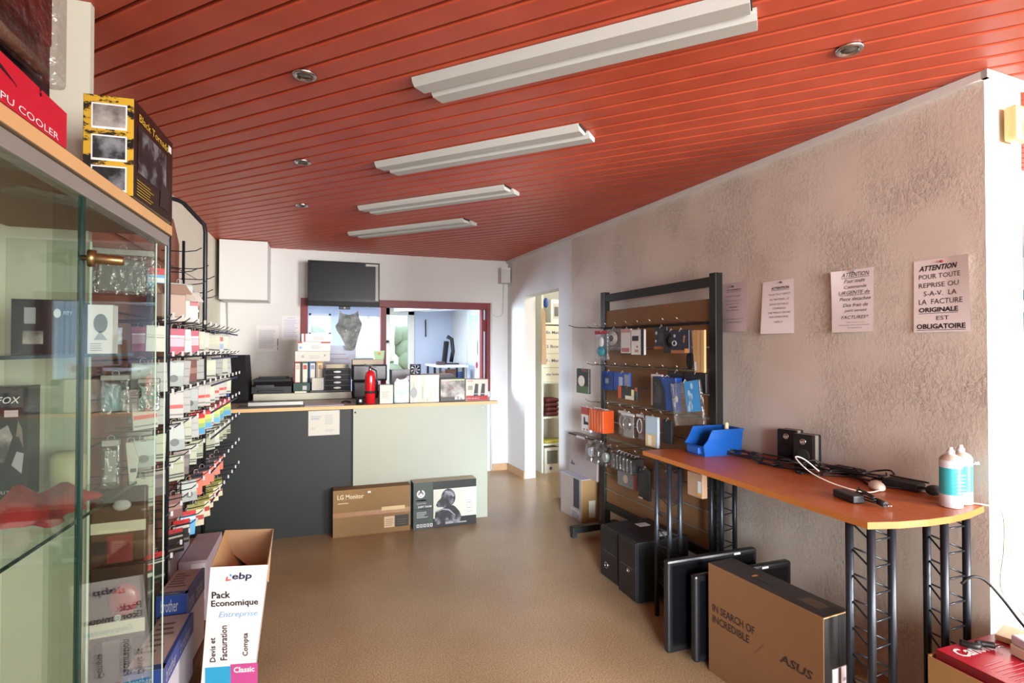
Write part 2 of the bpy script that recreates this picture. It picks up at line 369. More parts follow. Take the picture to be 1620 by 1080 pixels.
# workshop seen through the opening
BLUEW = mat('#bfc9dc', 0.85, var=0.03)
m = MB()
xs = [(-2.2, -0.17), (0.15, 0.53), (0.90, 0.96), (1.44, 2.2)]
for a, b in xs: m.box((a, 8.9, 0), (b, 9.0, 2.4), BLUEW)
m.box((-0.17, 8.9, 0), (0.15, 9.0, 1.22), BLUEW); m.box((-0.17, 8.9, 2.05), (0.15, 9.0, 2.4), BLUEW)
m.box((0.53, 8.9, 0), (0.90, 9.0, 1.22), BLUEW); m.box((0.53, 8.9, 2.02), (0.90, 9.0, 2.4), BLUEW); m.box((0.96, 8.9, 2.17), (1.44, 9.0, 2.4), BLUEW)
struct(m, 'wall_workshop')
struct(B((-2.2, 6.55, 0), (-2.1, 9.0, 2.4), BLUEW), 'wall_workshop_side')
struct(B((-2.2, 6.55, 2.2), (2.3, 9.0, 2.4), mat('#e6e9ee', 0.8)), 'ceiling_workshop')
for i, (a, b, z0, z1) in enumerate(((-0.17, 0.15, 1.22, 2.05), (0.53, 0.90, 1.22, 2.02))):
    f = MB()
    for p, r_ in (((a, 8.9, z0), (a + 0.03, 8.96, z1)), ((b - 0.03, 8.9, z0), (b, 8.96, z1)), ((a, 8.9, z0), (b, 8.96, z0 + 0.03)), ((a, 8.9, z1 - 0.03), (b, 8.96, z1)), ((a, 8.9, (z0 + z1) / 2 + 0.1), (b, 8.96, (z0 + z1) / 2 + 0.12))): f.box(p, r_, WHITE)
    o = struct(f, 'window_%d' % (i + 2)); struct(B((a, 8.93, z0), (b, 8.936, z1), WPANE), 'window_pane', parent=o)
f = MB(); DOORW = mat('#dfe0d4', 0.6)
for p, r_ in (((0.96, 8.88, 0), (1.05, 8.94, 2.17)), ((1.34, 8.88, 0), (1.44, 8.94, 2.17)), ((0.96, 8.88, 2.05), (1.44, 8.94, 2.17)), ((0.96, 8.88, 0), (1.44, 8.94, 0.8))): f.box(p, r_, DOORW, 0.004)
o = struct(f, 'door_1'); struct(B((1.05, 8.90, 0.8), (1.34, 8.906, 2.05), WPANE), 'door_pane', parent=o)
h = MB(); h.blob((1.0, 8.85, 1.62), (0.035, 0.03, 0.022), BLACK); h.tube([(1.0, 8.85, 1.62), (1.0, 8.89, 1.62)], 0.012, BLACK); struct(h, 'door_handle', parent=o)
# white side door on the passage wall inside the workshop
f = B((-0.012, 5.75, 0), (0.003, 6.65, 2.10), mat('#e6ebf2', 0.5)); f.box((-0.016, 5.85, 0.9), (-0.012, 6.55, 2.0), mat('#cfe0ef', 0.3))
struct(f, 'door_2', (WX, WY, 0), WRZ)
o = MB(); fr = frame_from((-0.018, 6.15, 1.0), (0, -1, 0), (0, 0, 1)); o.rect(fr, -0.18, 0.0, 0.16, 0.34, mat('#d9d3dc', 0.7)); o.disc(fr, -0.02, 0.27, 0.05, RED)
o.rect(fr, -0.1, 0.42, 0.02, 0.62, WHITE, 0.01)
o.build('door_notice', loc=(WX, WY, 0), rz=WRZ, label='pale notice with a red dot on the white workshop door', cat='notice')
# outside the workshop: ground and a sunlit hedge
struct(B((-8, 9.0, -0.08), (10, 16, -0.02), mat('#9a948a', 0.9)), 'exterior_ground')
m = MB(); hm = mat('#cfd2a4', 0.9, var=0.2, scale=6, bump=0.6, bscale=8)
random.seed(3)
for i in range(260): m.blob((random.uniform(-6, 8), random.uniform(12.2, 13.0), random.uniform(0, 1.9)), (0.3, 0.3, 0.25), hm, 8)
m.build('hedge', label='sunlit hedge outside the workshop windows', cat='hedge', kind='stuff')

# ceiling lamps and spots
for i, (x, y) in enumerate(((0.859, 1.823), (0.809, 2.886), (0.779, 3.937), (0.75, 4.929))):
    lab = ('white twin fluorescent ceiling lamp, largest in view, nearest the viewer', 'white twin fluorescent ceiling lamp, second of the row counted from the viewer',
           'white twin fluorescent ceiling lamp, third of the row counted from the viewer', 'white twin fluorescent ceiling lamp, last of the row, close to the back wall')[i]
    t0 = thing('ceiling_lamp', lab, 'lamp', (x, y, 2.6), math.radians(-45), 'fluorescent lamps on the red ceiling')
    LW = mat('#b3b3ad', 0.45, var=0.02)
    for s_ in (0, 1):
        m = MB(); v0 = -0.108 + 0.108 * s_; dx = 0.018 * s_
        m.prism([(-0.625 + dx, v0, -0.004), (-0.625 + dx, v0 + 0.004, -0.020), (-0.625 + dx, v0 + 0.020, -0.036), (-0.625 + dx, v0 + 0.092, -0.032), (-0.625 + dx, v0 + 0.105, -0.022), (-0.625 + dx, v0 + 0.105, -0.004)], (1.25, 0, 0), LW)
        m.build('lamp_tray', t0)
    B((-0.62, -0.10, -0.012), (0.63, 0.10, 0.0), MATT).build('lamp_base', t0)
for i, (x, y) in enumerate(((-0.065, 2.313), (-0.103, 3.398), (-0.138, 4.432), (1.819, 1.451))):
    lab = ('small round chrome ceiling spot, nearest of the three in line over the cabinet side', 'small round chrome ceiling spot, middle of the three in line', 'small round chrome ceiling spot, farthest of the three in line',
           'small round chrome ceiling spot above the rough plaster wall')[i]
    t0 = thing('ceiling_spot', lab, 'spot lamp', (x, y, 2.598), 0, 'recessed spots in the red ceiling')
    m = MB(); m.lathe([(0.047, 0.0), (0.047, -0.006), (0.040, -0.011), (0.033, -0.009), (0.030, 0.002)], (0, 0, 0), CHROME, 24); m.build('spot_ring', t0)
    m = MB(); m.lathe([(0.030, 0.0), (0.026, -0.006), (0.0, -0.007)], (0, 0, 0), mat('#5a5550', 0.2), 20); m.build('spot_lens', t0)
# workshop ceiling lamps
for x, y in ((1.35, 8.25), (1.72, 8.05), (1.7, 7.2)):
    m = B((-0.4, -0.07, -0.12), (0.4, 0.07, 0), mat('#eceef0', 0.5), 0.01)
    m.build('workshop_lamp', loc=(x, y, 2.197), rz=math.radians(-55), label='white box ceiling lamp in the workshop behind the counter', cat='lamp', group='box lamps in the workshop')

# ---------------------------------------------------------------- glass display cabinet
CA = math.radians(1.9)     # the cabinet stands a little askew
CXF = lambda y: -0.507 + 0.0326 * (y - 1.12)
cab = thing('display_cabinet', 'tall glass display cabinet with a pale wooden top and a brass lock', 'cabinet', (-0.507, 1.12, 0), -math.atan(0.0326))
# local frame: x 0 is the front plane, y along the front; far end at y 0.92
y0, y1, d = -1.1, 0.925, -0.42
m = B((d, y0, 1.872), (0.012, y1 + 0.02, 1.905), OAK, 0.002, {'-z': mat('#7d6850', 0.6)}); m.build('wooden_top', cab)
m = B((-0.03, y0, 1.838), (0.004, y1 + 0.005, 1.871), mat('#98958e', 0.4, 0.3), 0.002); m.build('top_rail', cab)
m = B((d, y0, 0.0), (0.0, y1, 0.10), mat('#8b857b', 0.6), 0.003); m.build('plinth', cab)
m = B((d, y0, 0.22), (-0.02, y1 - 0.01, 0.235), mat('#a39a7d', 0.6)); m.build('cabinet_floor', cab)
for z, x1, nm in ((1.074, -0.072, 'lower'), (1.479, -0.085, 'upper')):
    m = B((d + 0.01, y0, z), (x1, y1 - 0.02, z + 0.008), GLASS); m.box((x1, y0, z), (x1 + 0.002, y1 - 0.02, z + 0.008), GLASS_EDGE)
    m.build('glass_shelf', cab)
# doors: the near one overlaps the far one
m = B((-0.006, y0, 0.12), (0.0, 0.318, 1.836), GLASS); m.box((-0.007, 0.318, 0.12), (0.003, 0.331, 1.836), GLASS_EDGE); dn = m.build('glass_door', cab)
m = B((-0.020, 0.24, 0.12), (-0.014, 0.878, 1.836), GLASS); m.box((-0.017, 0.882, 0.12), (-0.014, 0.884, 1.836), GLASS_LINE); m.build('glass_door', cab)
m = MB(); m.lathe([(0.006, 0), (0.006, 0.012), (0.019, 0.012), (0.019, 0.026), (0.011, 0.026), (0.011, 0.075), (0.009, 0.078)], (0, 0.318, 1.701), mat('#8a734c', 0.3, 0.9), 20, (1, 0.18, -0.03)); m.build('brass_lock', dn)
m = B((d, y1 - 0.006, 0.12), (-0.002, y1, 1.836), GLASS); m.box((-0.002, y1 - 0.003, 0.12), (0.001, y1, 1.836), GLASS_LINE); m.box((-0.205, y1 - 0.012, 0.12), (-0.2, y1 - 0.007, 1.836), GLASS_LINE); m.build('glass_side', cab)

def bxw(name, x0, x1, y0, y1, z0, z1, m, fm=None, bev=0.0, rz=0.0, finish=None, **k):
    """a carton standing at its own base point"""
    cx, cy = (x0 + x1) / 2, (y0 + y1) / 2; w_, d_, h = (x1 - x0) / 2, (y1 - y0) / 2, z1 - z0
    b = B((-w_, -d_, 0), (w_, d_, h), m, bev, fm)
    if finish: finish(b, w_, d_, h)
    return b.build(name, loc=(cx, cy, z0), rz=rz, **k)
def wht(h): return mat(h, 0.5)

# goods on and in the cabinet
def fin(b, w_, d_, h):
    fr = F_front(-w_, -d_, 0); W = 2 * w_
    for v0, pm in ((h * 0.66, PHOTO_GR), (h * 0.34, PHOTO_DK), (h * 0.03, PHOTO_DK)):
        b.rect(fr, W * 0.16, v0, W * 0.86, v0 + h * 0.26, WHITE, 0.0006); b.rect(fr, W * 0.19, v0 + 0.006, W * 0.83, v0 + h * 0.26 - 0.004, pm, 0.001)
    fa = F_aisle(w_, -d_, 0); D = 2 * d_
    b.text(fa, 'Black Tornado', D * 0.10, h * 0.82, D * 0.86, h * 0.90, mat('#d8b431', 0.5)); b.rect(fa, D * 0.86, h * 0.84, D * 0.95, h * 0.92, WHITE)
    b.lines(fa, D * 0.06, h * 0.04, D * 0.5, h * 0.22, 6, mat('#a58a2d', 0.5))
    b.rect(fa, D * 0.08, h * 0.28, D * 0.8, h * 0.76, PHOTO_DK, 0.0009)
    b.poly(fa, [(D * 0.62, h * 0.1), (D * 0.88, h * 0.1), (D * 0.9, h * 0.36), (D * 0.66, h * 0.4)], mat('#232326', 0.3), 0.0013)
bxw('speaker_carton', -0.577, -0.462, 1.69, 2.02, 1.905, 2.165, mat('#19120f', 0.25), {'-y': SPLASH, '+z': MATT}, 0.001, -0.045, fin, label='yellow and black splashed carton on the end of the cabinet top', cat='box')
t0 = thing('blister_pack', 'large black blister pack with a red printed base on the cabinet top', 'package', (-0.56, 1.12, 1.905), -0.03)
m = B((-0.06, -0.36, 0.0), (0.045, 0.20, 0.52), mat('#16171b', 0.3), 0.004); m.build('backing_card', t0)
m = MB(); m.hexa([(-0.045, -0.38, 0), (0.066, -0.38, 0), (0.066, 0.216, 0), (-0.045, 0.216, 0), (-0.045, -0.38, 0.095), (0.066, -0.38, 0.095), (0.066, 0.216, 0.072), (-0.045, 0.216, 0.072)], mat('#c0172f', 0.4))
fa = F_aisle(0.066, -0.38, 0); m.text(fa, 'GPU COOLER', 0.34, 0.004, 0.56, 0.017, WHITE)
m.poly(fa, [(0.0, 0.05), (0.2, 0.052), (0.35, 0.056), (0.42, 0.044), (0.36, 0.062), (0.2, 0.06), (0, 0.058)], BLACK); 
for i in range(22): m.disc(fa, 0.15 + random.random() * 0.35, 0.03 + random.random() * 0.045, 0.001 + random.random() * 0.003, BLACK, n=8)
m.build('printed_base', t0)
m = MB(); m.box((0.046, -0.30, 0.10), (0.082, 0.185, 0.50), CLEAR, 0.014); m.build('clear_bubble', t0)
m = B((0.048, -0.28, 0.17), (0.068, 0.155, 0.48), PHOTO_RD, 0.008); m.build('dark_red_panel', t0)
m = MB(); m.tube([(0.064, -0.30, 0.115), (0.064, 0.12, 0.115)], 0.012, mat('#8a6546', 0.8, var=0.3, scale=40), 10); m.build('brown_tube', t0)

def fin(b, w_, d_, h):
    fr = F_front(-w_, -d_, 0); W = 2 * w_
    b.rect(fr, W * 0.2, h * 0.55, W * 0.38, h * 0.85, GREY); b.rect(fr, W * 0.18, h * 0.18, W * 0.5, h * 0.42, PHOTO_GR); b.disc(fr, W * 0.72, h * 0.75, 0.008, WHITE, ry=0.012)
    b.text(fr, 'FITY', W * 0.82, h * 0.72, W * 0.96, h * 0.79, WHITE)
bxw('hardware_carton', -0.753, -0.617, 1.75, 1.85, 1.4875, 1.63, BLACK, finish=fin, label='black hardware carton on the upper glass shelf of the cabinet', cat='box')
def fin(b, w_, d_, h):
    fr = F_front(-w_, -d_, 0); W = 2 * w_
    b.disc(fr, W * 0.52, h * 0.62, 0.016, mat('#6d7478', 0.6), ry=0.026); b.poly(fr, [(W * 0.25, h * 0.28), (W * 0.5, h * 0.46), (W * 0.8, h * 0.28)], mat('#9aa3a8', 0.6)); b.lines(fr, W * 0.1, h * 0.06, W * 0.7, h * 0.24, 4, GREY)
bxw('software_box', -0.592, -0.535, 1.76, 1.80, 1.4875, 1.62, WHITE, finish=fin, label='white box printed with a grey head on the upper glass shelf', cat='box')
def fin(b, w_, d_, h):
    fr = F_front(-w_, -d_, 0); W = 2 * w_; b.rect(fr, W * 0.25, h * 0.3, W * 0.75, h * 0.85, mat('#b8c0d6', 0.5)); b.rect(fr, W * 0.32, h * 0.42, W * 0.5, h * 0.75, WHITE, 0.0012)
bxw('framed_carton', -0.532, -0.482 - 0.09, 1.86, 1.90, 1.4875, 1.575, mat('#6b4a35', 0.6), finish=fin, label='small brown carton with a pale picture window on the upper glass shelf', cat='box')
def fin(b, w_, d_, h):
    fr = F_front(-w_, -d_, 0); W = 2 * w_
    b.text(fr, 'FOX', W * 0.40, h * 0.85, W * 0.86, h * 0.91, WHITE, shear=0.25); b.rect(fr, W * 0.55, h * 0.73, W * 0.82, h * 0.79, mat('#b9a8aa', 0.6))
    b.poly(fr, [(W * 0.3, h * 0.36), (W * 0.55, h * 0.32), (W * 0.72, h * 0.55), (W * 0.62, h * 0.66), (W * 0.4, h * 0.6)], PHOTO_GR); b.poly(fr, [(W * 0.7, h * 0.3), (W * 0.9, h * 0.22), (W * 0.94, h * 0.4), (W * 0.8, h * 0.42)], GREY)
    b.poly(fr, [(W * 0.78, h * 0.55), (W * 0.84, h * 0.55), (W * 0.93, h * 0.45), (W * 0.9, h * 0.62), (W * 0.82, h * 0.7)], mat('#6b6250', 0.6)); b.text(fr, 'SPIRIT OF', W * 0.3, h * 0.045, W * 0.9, h * 0.075, LGREY)
bxw('graphics_carton', -0.892, -0.778, 1.895, 1.975, 1.083, 1.395, mat('#15161c', 0.35), finish=fin, label='tall black carton with a masked face on the lower glass shelf', cat='box', rz=0.04)
m = MB(); random.seed(2); N = 14; RC = mat('#a8332f', 0.7, var=0.12)
def zc(i, j): e = min(i, j, N - i, N - j) / N; return 0.003 + 0.05 * min(1, e * 5) * (0.75 + 0.25 * math.sin(i * 0.9 + j * 0.5)) + 0.006 * random.random()
g = [[m.bm.verts.new((-0.105 + 0.205 * i / N + 0.012 * math.sin(j * 1.1), -0.14 + 0.30 * j / N + 0.012 * math.sin(i * 0.8), zc(i, j))) for j in range(N + 1)] for i in range(N + 1)]
for i in range(N):
    for j in range(N):
        f = m.bm.faces.new((g[i][j], g[i + 1][j], g[i + 1][j + 1], g[i][j + 1])); f.smooth = True; f.material_index = m.mi(RC)
m.build('folded_cloth', loc=(-0.685, 1.70, 1.083), label='red crumpled cloth lying on the lower glass shelf', cat='cloth')
m = MB(); m.lathe([(0.042, 0), (0.044, 0.01), (0.044, 0.1), (0.03, 0.115), (0.0, 0.117)], (0, 0, 0), mat('#a9a67c', 0.5), 20); m.build('spindle_tub', loc=(-0.70, 1.95, 1.083), label='round pale yellow tub on the lower glass shelf', cat='tub')
bxw('paper_parcel', -0.83, -0.58, 1.25, 1.6, 0.2365, 0.41, mat('#b8ad84', 0.7), bev=0.01, label='yellowish paper parcel on the floor of the glass cabinet', cat='parcel')

# ---------------------------------------------------------------- wire rack full of hanging packs
RX = -0.84
rack = thing('wire_rack', 'black wire display rack with hooks full of small packs along the cream wall', 'display rack', (RX, 3.4, 0))
def rk(m, n): m.build(n, rack)
for yy in (2.84, 3.68):
    m = MB(); Y = yy - 3.4
    m.tube([(0.185, Y, 0.15), (0.185, Y, 2.20), (0.178, Y, 2.245), (0.07, Y, 2.365), (0.04, Y, 2.38), (0.0, Y, 2.39), (-0.10, Y, 2.39)], 0.012, STEEL, 10); rk(m, 'arched_post')
    m = MB(); m.tube([(-0.10, Y, 0.1), (-0.10, Y, 2.39)], 0.011, STEEL, 8); rk(m, 'rear_post')
m = MB(); m.tube([(0.0, 0.62, 0.15), (0.0, 0.62, 2.2)], 0.009, STEEL, 8); rk(m, 'middle_post')
HBD = mat('#8a5746', 0.7, var=0.1); m = MB(); m.prism([(-0.03, -0.98, 0.3), (-0.03, 0.60, 0.3), (-0.03, 0.60, 2.17), (-0.03, 0.45, 2.30), (-0.03, -0.98, 2.30)], (0.01, 0, 0), HBD); rk(m, 'back_board')
m = B((-0.15, -1.25, 0.10), (0.34, 1.05, 0.149), mat('#7d5640', 0.6), 0.004); rk(m, 'base_shelf')
for sx in (-0.9, 0.9): m = B((-0.14, sx - 0.03, 0), (0.30, sx + 0.03, 0.1), MATT); rk(m, 'base_block')
for z in (0.62, 0.80, 0.95, 1.12, 1.25, 1.39, 1.52, 1.66, 1.78, 1.9, 2.0):
    m = MB(); m.tube([(0.0, -0.97, z), (0.0, 1.02, z)], 0.003, STEEL, 6)
    if z == 0.80: m.tube([(0.185, -0.56, 0.845), (0.185, 0.28, 0.845)], 0.003, STEEL, 6)
    rk(m, 'cross_wire')
ROWS = [1.61, 1.455, 1.305, 1.155, 1.01, 0.82, 0.655]
HY = lambda k: -0.90 + 0.157 * k
hook = MB(); hook.tube([(0.0, 0, 0), (0.20, 0, 0.004), (0.26, 0, 0.014), (0.285, 0, 0.034)], 0.0028, STEEL, 6); hook.box((0.281, -0.0035, 0.016), (0.289, 0.0035, 0.036), mat('#c9c9c6', 0.6))
h0 = None
for z in ROWS:
    for k in range(13):
        Y = HY(k)
        if h0 is None: h0 = hook.build('hook', rack, (0.0, Y, z))
        else:
            c = h0.copy(); COL.objects.link(c); c.parent = rack; c.location = (0.0, Y, z)
    m = B((0.264, 0.02, z - 0.014), (0.269, 1.02, z - 0.004), NAVY); rk(m, 'label_rail')
bare = MB(); bare.tube([(0.0, 0, 0), (0.12, 0, 0.0), (0.17, 0, 0.008), (0.20, 0, 0.026)], 0.0028, STEEL, 6)
h1 = None
for k, (Y, z) in enumerate([(0.1, 2.05), (0.3, 1.98), (0.5, 1.94), (0.0, 1.92), (0.25, 1.88), (0.45, 1.85), (0.6, 1.83)]):
    if h1 is None: h1 = bare.build('hook', rack, (0, Y, z))
    else:
        c = h1.copy(); COL.objects.link(c); c.parent = rack; c.location = (0, Y, z)

def pack_mesh(style, w_=0.082, h=0.132, th=0.013):
    b = MB(); st = style
    b.box((-w_ / 2, -th / 2, -h), (w_ / 2, th / 2, -0.006), wht(st[0]), 0.002)
    fr = F_front(-w_ / 2, -th / 2, -h)
    for (v0, v1, c) in st[1]: b.rect(fr, 0.003, v0 * h, w_ - 0.003, v1 * h, wht(c))
    for (u, v, r_, c) in st[2]: b.disc(fr, u * w_, v * h, r_, wht(c))
    b.rect(fr, w_ * 0.4, 0.9 * h, w_ * 0.6, 0.925 * h, BLACK, 0.0013)
    b.tube([(-0.013, 0, -0.008), (-0.012, 0, 0.012), (0, 0, 0.019), (0.012, 0, 0.012), (0.013, 0, -0.008)], 0.0015, LGREY, 5)
    return b
S = {
 'pale': ('#b9bcae', [(0.08, 0.16, '#5c6258'), (0.4, 0.85, '#bfc6ae')], []),
 'orange': ('#c4c3b8', [(0.05, 0.2, '#9ba08f')], [(0.45, 0.62, 0.016, '#e8962f')]),
 'redmark': ('#c2c3c6', [(0.1, 0.4, '#8ea1bd'), (0.55, 0.8, '#c05a4e')], []),
 'greyw': ('#a3a6a1', [(0.3, 0.36, '#8a8d88'), (0.62, 0.66, '#8a8d88')], []),
 'redband': ('#b5b3ac', [(0.36, 0.5, '#c8463f'), (0.1, 0.16, '#777777')], []),
 'rainbow': ('#b9b7ab', [(0.72, 0.98, '#c4262b'), (0.5, 0.7, '#d9c65a'), (0.3, 0.5, '#8fb36d'), (0.04, 0.3, '#4f9bc4')], []),
 'sage': ('#a3a992', [(0.1, 0.16, '#3b4038'), (0.2, 0.26, '#3b4038'), (0.6, 0.64, '#7b8c52')], []),
 'salmon': ('#d8745f', [(0.75, 0.98, '#2a2a33')], []),
 'olive': ('#c9c6a6', [(0.25, 0.45, '#a8322f'), (0.7, 0.95, '#8a8a3a')], []),
 'pink': ('#a83a52', [(0.3, 0.6, '#d6a7b2'), (0.62, 0.7, '#f0e6e8')], []),
 'blackink': ('#26251f', [(0.82, 0.99, '#c92228'), (0.62, 0.74, '#d8d6cb'), (0.12, 0.2, '#8f8d80')], []),
 'blueink': ('#5fb0dc', [(0.82, 0.99, '#c92228'), (0.62, 0.74, '#dfe6ea')], []),
 'clearg': ('#8f9a94', [(0.4, 0.9, '#aab3ad')], [(0.5, 0.3, 0.018, '#5a5f5c')]),
 'white': ('#cfccc2', [(0.5, 0.54, '#9a988f'), (0.6, 0.62, '#9a988f')], []),
 'dusk': ('#4a3f3c', [(0.3, 0.6, '#6a5d58'), (0.75, 0.95, '#8b7f76')], []),
 'brown': ('#6b4038', [(0.35, 0.6, '#8d6a5c')], []),
}
PROT = {}
def hang(kind, x, Y, z, ang, label, group, cat='ink pack', size=(0.082, 0.132, 0.013), name='ink_pack'):
    k = (kind, size, name)
    if k not in PROT:
        PROT[k] = pack_mesh(S[kind], *size).build(name); o = PROT[k]; used = False
    else:
        o = PROT[k].copy(); COL.objects.link(o)
    o.location = (x, Y, z); o.rotation_euler = (random.uniform(-0.08, 0.05), random.uniform(-0.06, 0.06), ang); sc = random.uniform(0.86, 1.12) if name == 'ink_pack' else 1; o.scale = (sc, 1, random.uniform(0.85, 1.0) if name == 'ink_pack' else 1); return tag(o, label, cat, group)
random.seed(11)
far = [(['pale', 'orange', 'pale', 'pale', 'redmark'], 'white and pale green'), (['greyw', 'greyw', 'pale'], 'grey and white'), (['redband', 'redband', 'pale', 'redband'], 'white pack with a red band'),
       (['rainbow', 'rainbow', 'pale'], 'red-topped rainbow'), (['sage', 'sage', 'sage', 'pale'], 'sage green'), (['salmon'], 'salmon'), (['olive'], 'cream and red')]
rowname = ['topmost', 'second', 'third', 'fourth', 'fifth', 'sixth', 'lowest']
LBL = {'pale': 'pale green ink pack', 'orange': 'white ink pack with an orange dot', 'redmark': 'white ink pack with a red mark', 'greyw': 'grey-white ink pack', 'redband': 'white ink pack with a red band',
       'rainbow': 'red-topped rainbow-striped ink pack', 'sage': 'sage green ink pack', 'salmon': 'salmon ink pack with a dark top', 'olive': 'cream ink pack with a dark red band', 'pink': 'pink-red pack', 'blackink': 'black ink pack with a red top',
       'blueink': 'light blue ink pack with a red top', 'clearg': 'clear grey pack', 'brown': 'brown pack', 'white': 'plain white pack', 'dusk': 'dusky brown pack'}
for r_, z in enumerate(ROWS):
    kinds = far[r_][0]
    for k in range(6, 13):
        Y = 3.4 + HY(k)
        if r_ >= 5 and k > 10: continue
        kd = kinds[(k - 6) % len(kinds)]
        if random.random() < 0.14: continue
        lab = '%s on %s row, far end of wire rack' % (LBL[kd], rowname[r_])
        hang(kd, RX + 0.19, Y, z - 0.006, math.radians(random.uniform(28, 44)), lab, lab)
near = [['pink', 'white', 'pink'], ['clearg', 'greyw', 'brown'], ['redband', 'greyw', 'clearg'], ['clearg', 'sage', 'greyw'], ['sage', 'dusk', 'sage'], ['brown', 'dusk', 'clearg'], ['blackink']]
for r_, z in enumerate(ROWS):
    for k in range(0, 6):
        Y = 3.4 + HY(k)
        kd = near[r_][k % len(near[r_])]
        if random.random() < 0.12 and r_ < 6: continue
        if r_ == 6 and k == 5: kd = 'blueink'
        lab = '%s on %s row, near end of wire rack' % (LBL[kd], rowname[r_])
        hang(kd, RX + (0.09 if k == 2 else 0.185), Y, z - 0.006, math.radians(random.uniform(18, 40)), lab, lab)
# bigger packs at the near end of the rack
big = [('clear_bag', (-0.72, 3.36, 1.86), (0.13, 0.17, 0.02), 'clearg', 'crumpled clear bag hanging high at the near end of the wire rack'),
       ('blue_card', (-0.76, 3.10, 1.90), (0.09, 0.19, 0.012), 'blueink', 'blue card pack hanging behind the near post of the wire rack'),
       ('adapter_pack', (-0.70, 3.50, 1.83), (0.10, 0.14, 0.03), 'greyw', 'grey adapter pack on a high hook of the wire rack'),
       ('cable_pack', (-0.68, 3.46, 1.75), (0.07, 0.11, 0.03), 'blackink', 'small dark pack on a high hook of the wire rack')]
for n_, p, sz, kd, lab in big:
    hang(kd, p[0], p[1], p[2], 0.5, lab, None, 'package', sz, n_)
for i, (x, y, z, c) in enumerate(((-0.66, 2.92, 1.80, '#a58a78'), (-0.67, 3.06, 1.785, '#c9c2b4'), (-0.665, 3.22, 1.79, '#d2cfc6'))):
    m = MB(); m.box((-0.06, -0.008, -0.15), (0.06, 0.008, 0), wht(c), 0.003); m.prism([(-0.06, -0.01, 0), (0.06, -0.01, 0), (0.075, -0.05, -0.045), (-0.075, -0.05, -0.045)], (0, 0.006, 0.004), wht(c))
    if i == 2: m.rect(F_front(-0.06, -0.008, -0.15), 0.03, 0.085, 0.12, 0.145, RED)
    m.build('folded_card', loc=(x, y, z), rz=0.45, label=('brown folded cardboard header on the upper hooks of the wire rack', 'beige folded card pack beside the brown header on the wire rack', 'white folded card pack with a red corner on the wire rack')[i], cat='package')
# dark blister packs with white price strips seen through the glass
for i, (x, z, lab) in enumerate(((-0.70, 0.985, 'dark blister pack with a white price strip, upper of two behind the cabinet glass'), (-0.70, 0.70, 'dark blister pack with a red round gadget, lower of two behind the cabinet glass'))):
    m = B((-0.085, -0.02, -0.27), (0.085, 0.02, 0), mat('#3a2a22', 0.4), 0.006); fr = F_front(-0.085, -0.02, -0.27)
    m.rect(fr, 0.0, 0.11 if i == 0 else 0.02, 0.17, 0.15 if i == 0 else 0.07, mat('#d2ccb4', 0.6))
    if i: m.blob((0.02, -0.03, -0.12), (0.05, 0.02, 0.06), mat('#8f2326', 0.3)); m.disc(fr, 0.09, 0.09, 0.012, LGREY, 0.02)
    else: m.rect(fr, 0.05, 0.0, 0.13, 0.1, mat('#7c2a2e', 0.5), 0.001); m.blob((0.01, -0.025, -0.06), (0.03, 0.015, 0.02), LGREY)
    m.build('blister_card', loc=(x, 2.40, z), rz=0.06, label=lab, cat='package')
    m = None
# clear bags at the very end of the rack, seen through the cabinet glass
GY = mat('#8d8f8b', 0.4, var=0.2)
for nm, xa, xb, za, zb, inner, lab in (('clear_bag', -0.80, -0.60, 1.70, 1.87, GY, 'large crinkled clear bag hanging high at the near end of the wire rack'),
        ('spool_bag', -0.765, -0.675, 1.255, 1.40, mat('#5f7370', 0.4), 'clear bag with a dark grey part at the near end of the wire rack'),
        ('aqua_card', -0.648, -0.578, 1.265, 1.385, mat('#9fbfb8', 0.4, var=0.15), 'pale aqua card in a clear bag at the near end of the wire rack'),
        ('leaf_pack', -0.76, -0.705, 0.99, 1.16, mat('#b9b7ae', 0.4), 'narrow grey-white pack beside the leaf-shaped one at the near end of the rack'),
        ('leaf_card', -0.695, -0.645, 0.97, 1.15, mat('#c6c3b8', 0.5), 'white leaf-shaped card with a dark mark at the near end of the rack')):
    w_, h = (xb - xa) / 2, zb - za; m = MB()
    if nm == 'leaf_card': m.prism([(-w_ * 0.6, -0.006, 0), (w_ * 0.3, -0.006, 0), (w_, -0.006, -h * 0.35), (w_ * 0.8, -0.006, -h * 0.7), (0, -0.006, -h), (-w_ * 0.3, -0.006, -h * 0.5)], (0, 0.012, 0), inner); m.rect(F_front(-w_, -0.006, -h), w_ * 1.0, h * 0.38, w_ * 1.75, h * 0.46, DGREY)
    else: m.box((-w_, -0.012, -h), (w_, 0.012, 0), CLEAR, 0.005); m.box((-w_ * 0.75, -0.006, -h * 0.92), (w_ * 0.7, 0.006, -h * 0.2), inner, 0.003); m.box((-w_, -0.0135, -h * 0.12), (w_, 0.0135, 0.004), mat('#a9a7a0', 0.5), 0.002)
    m.tube([(-0.012, 0, -0.006), (-0.010, 0, 0.014), (0, 0, 0.02), (0.010, 0, 0.014), (0.012, 0, -0.006)], 0.0015, LGREY, 5)
    m.build(nm, loc=((xa + xb) / 2, 2.405, zb), rz=0.12, label=lab, cat='package')
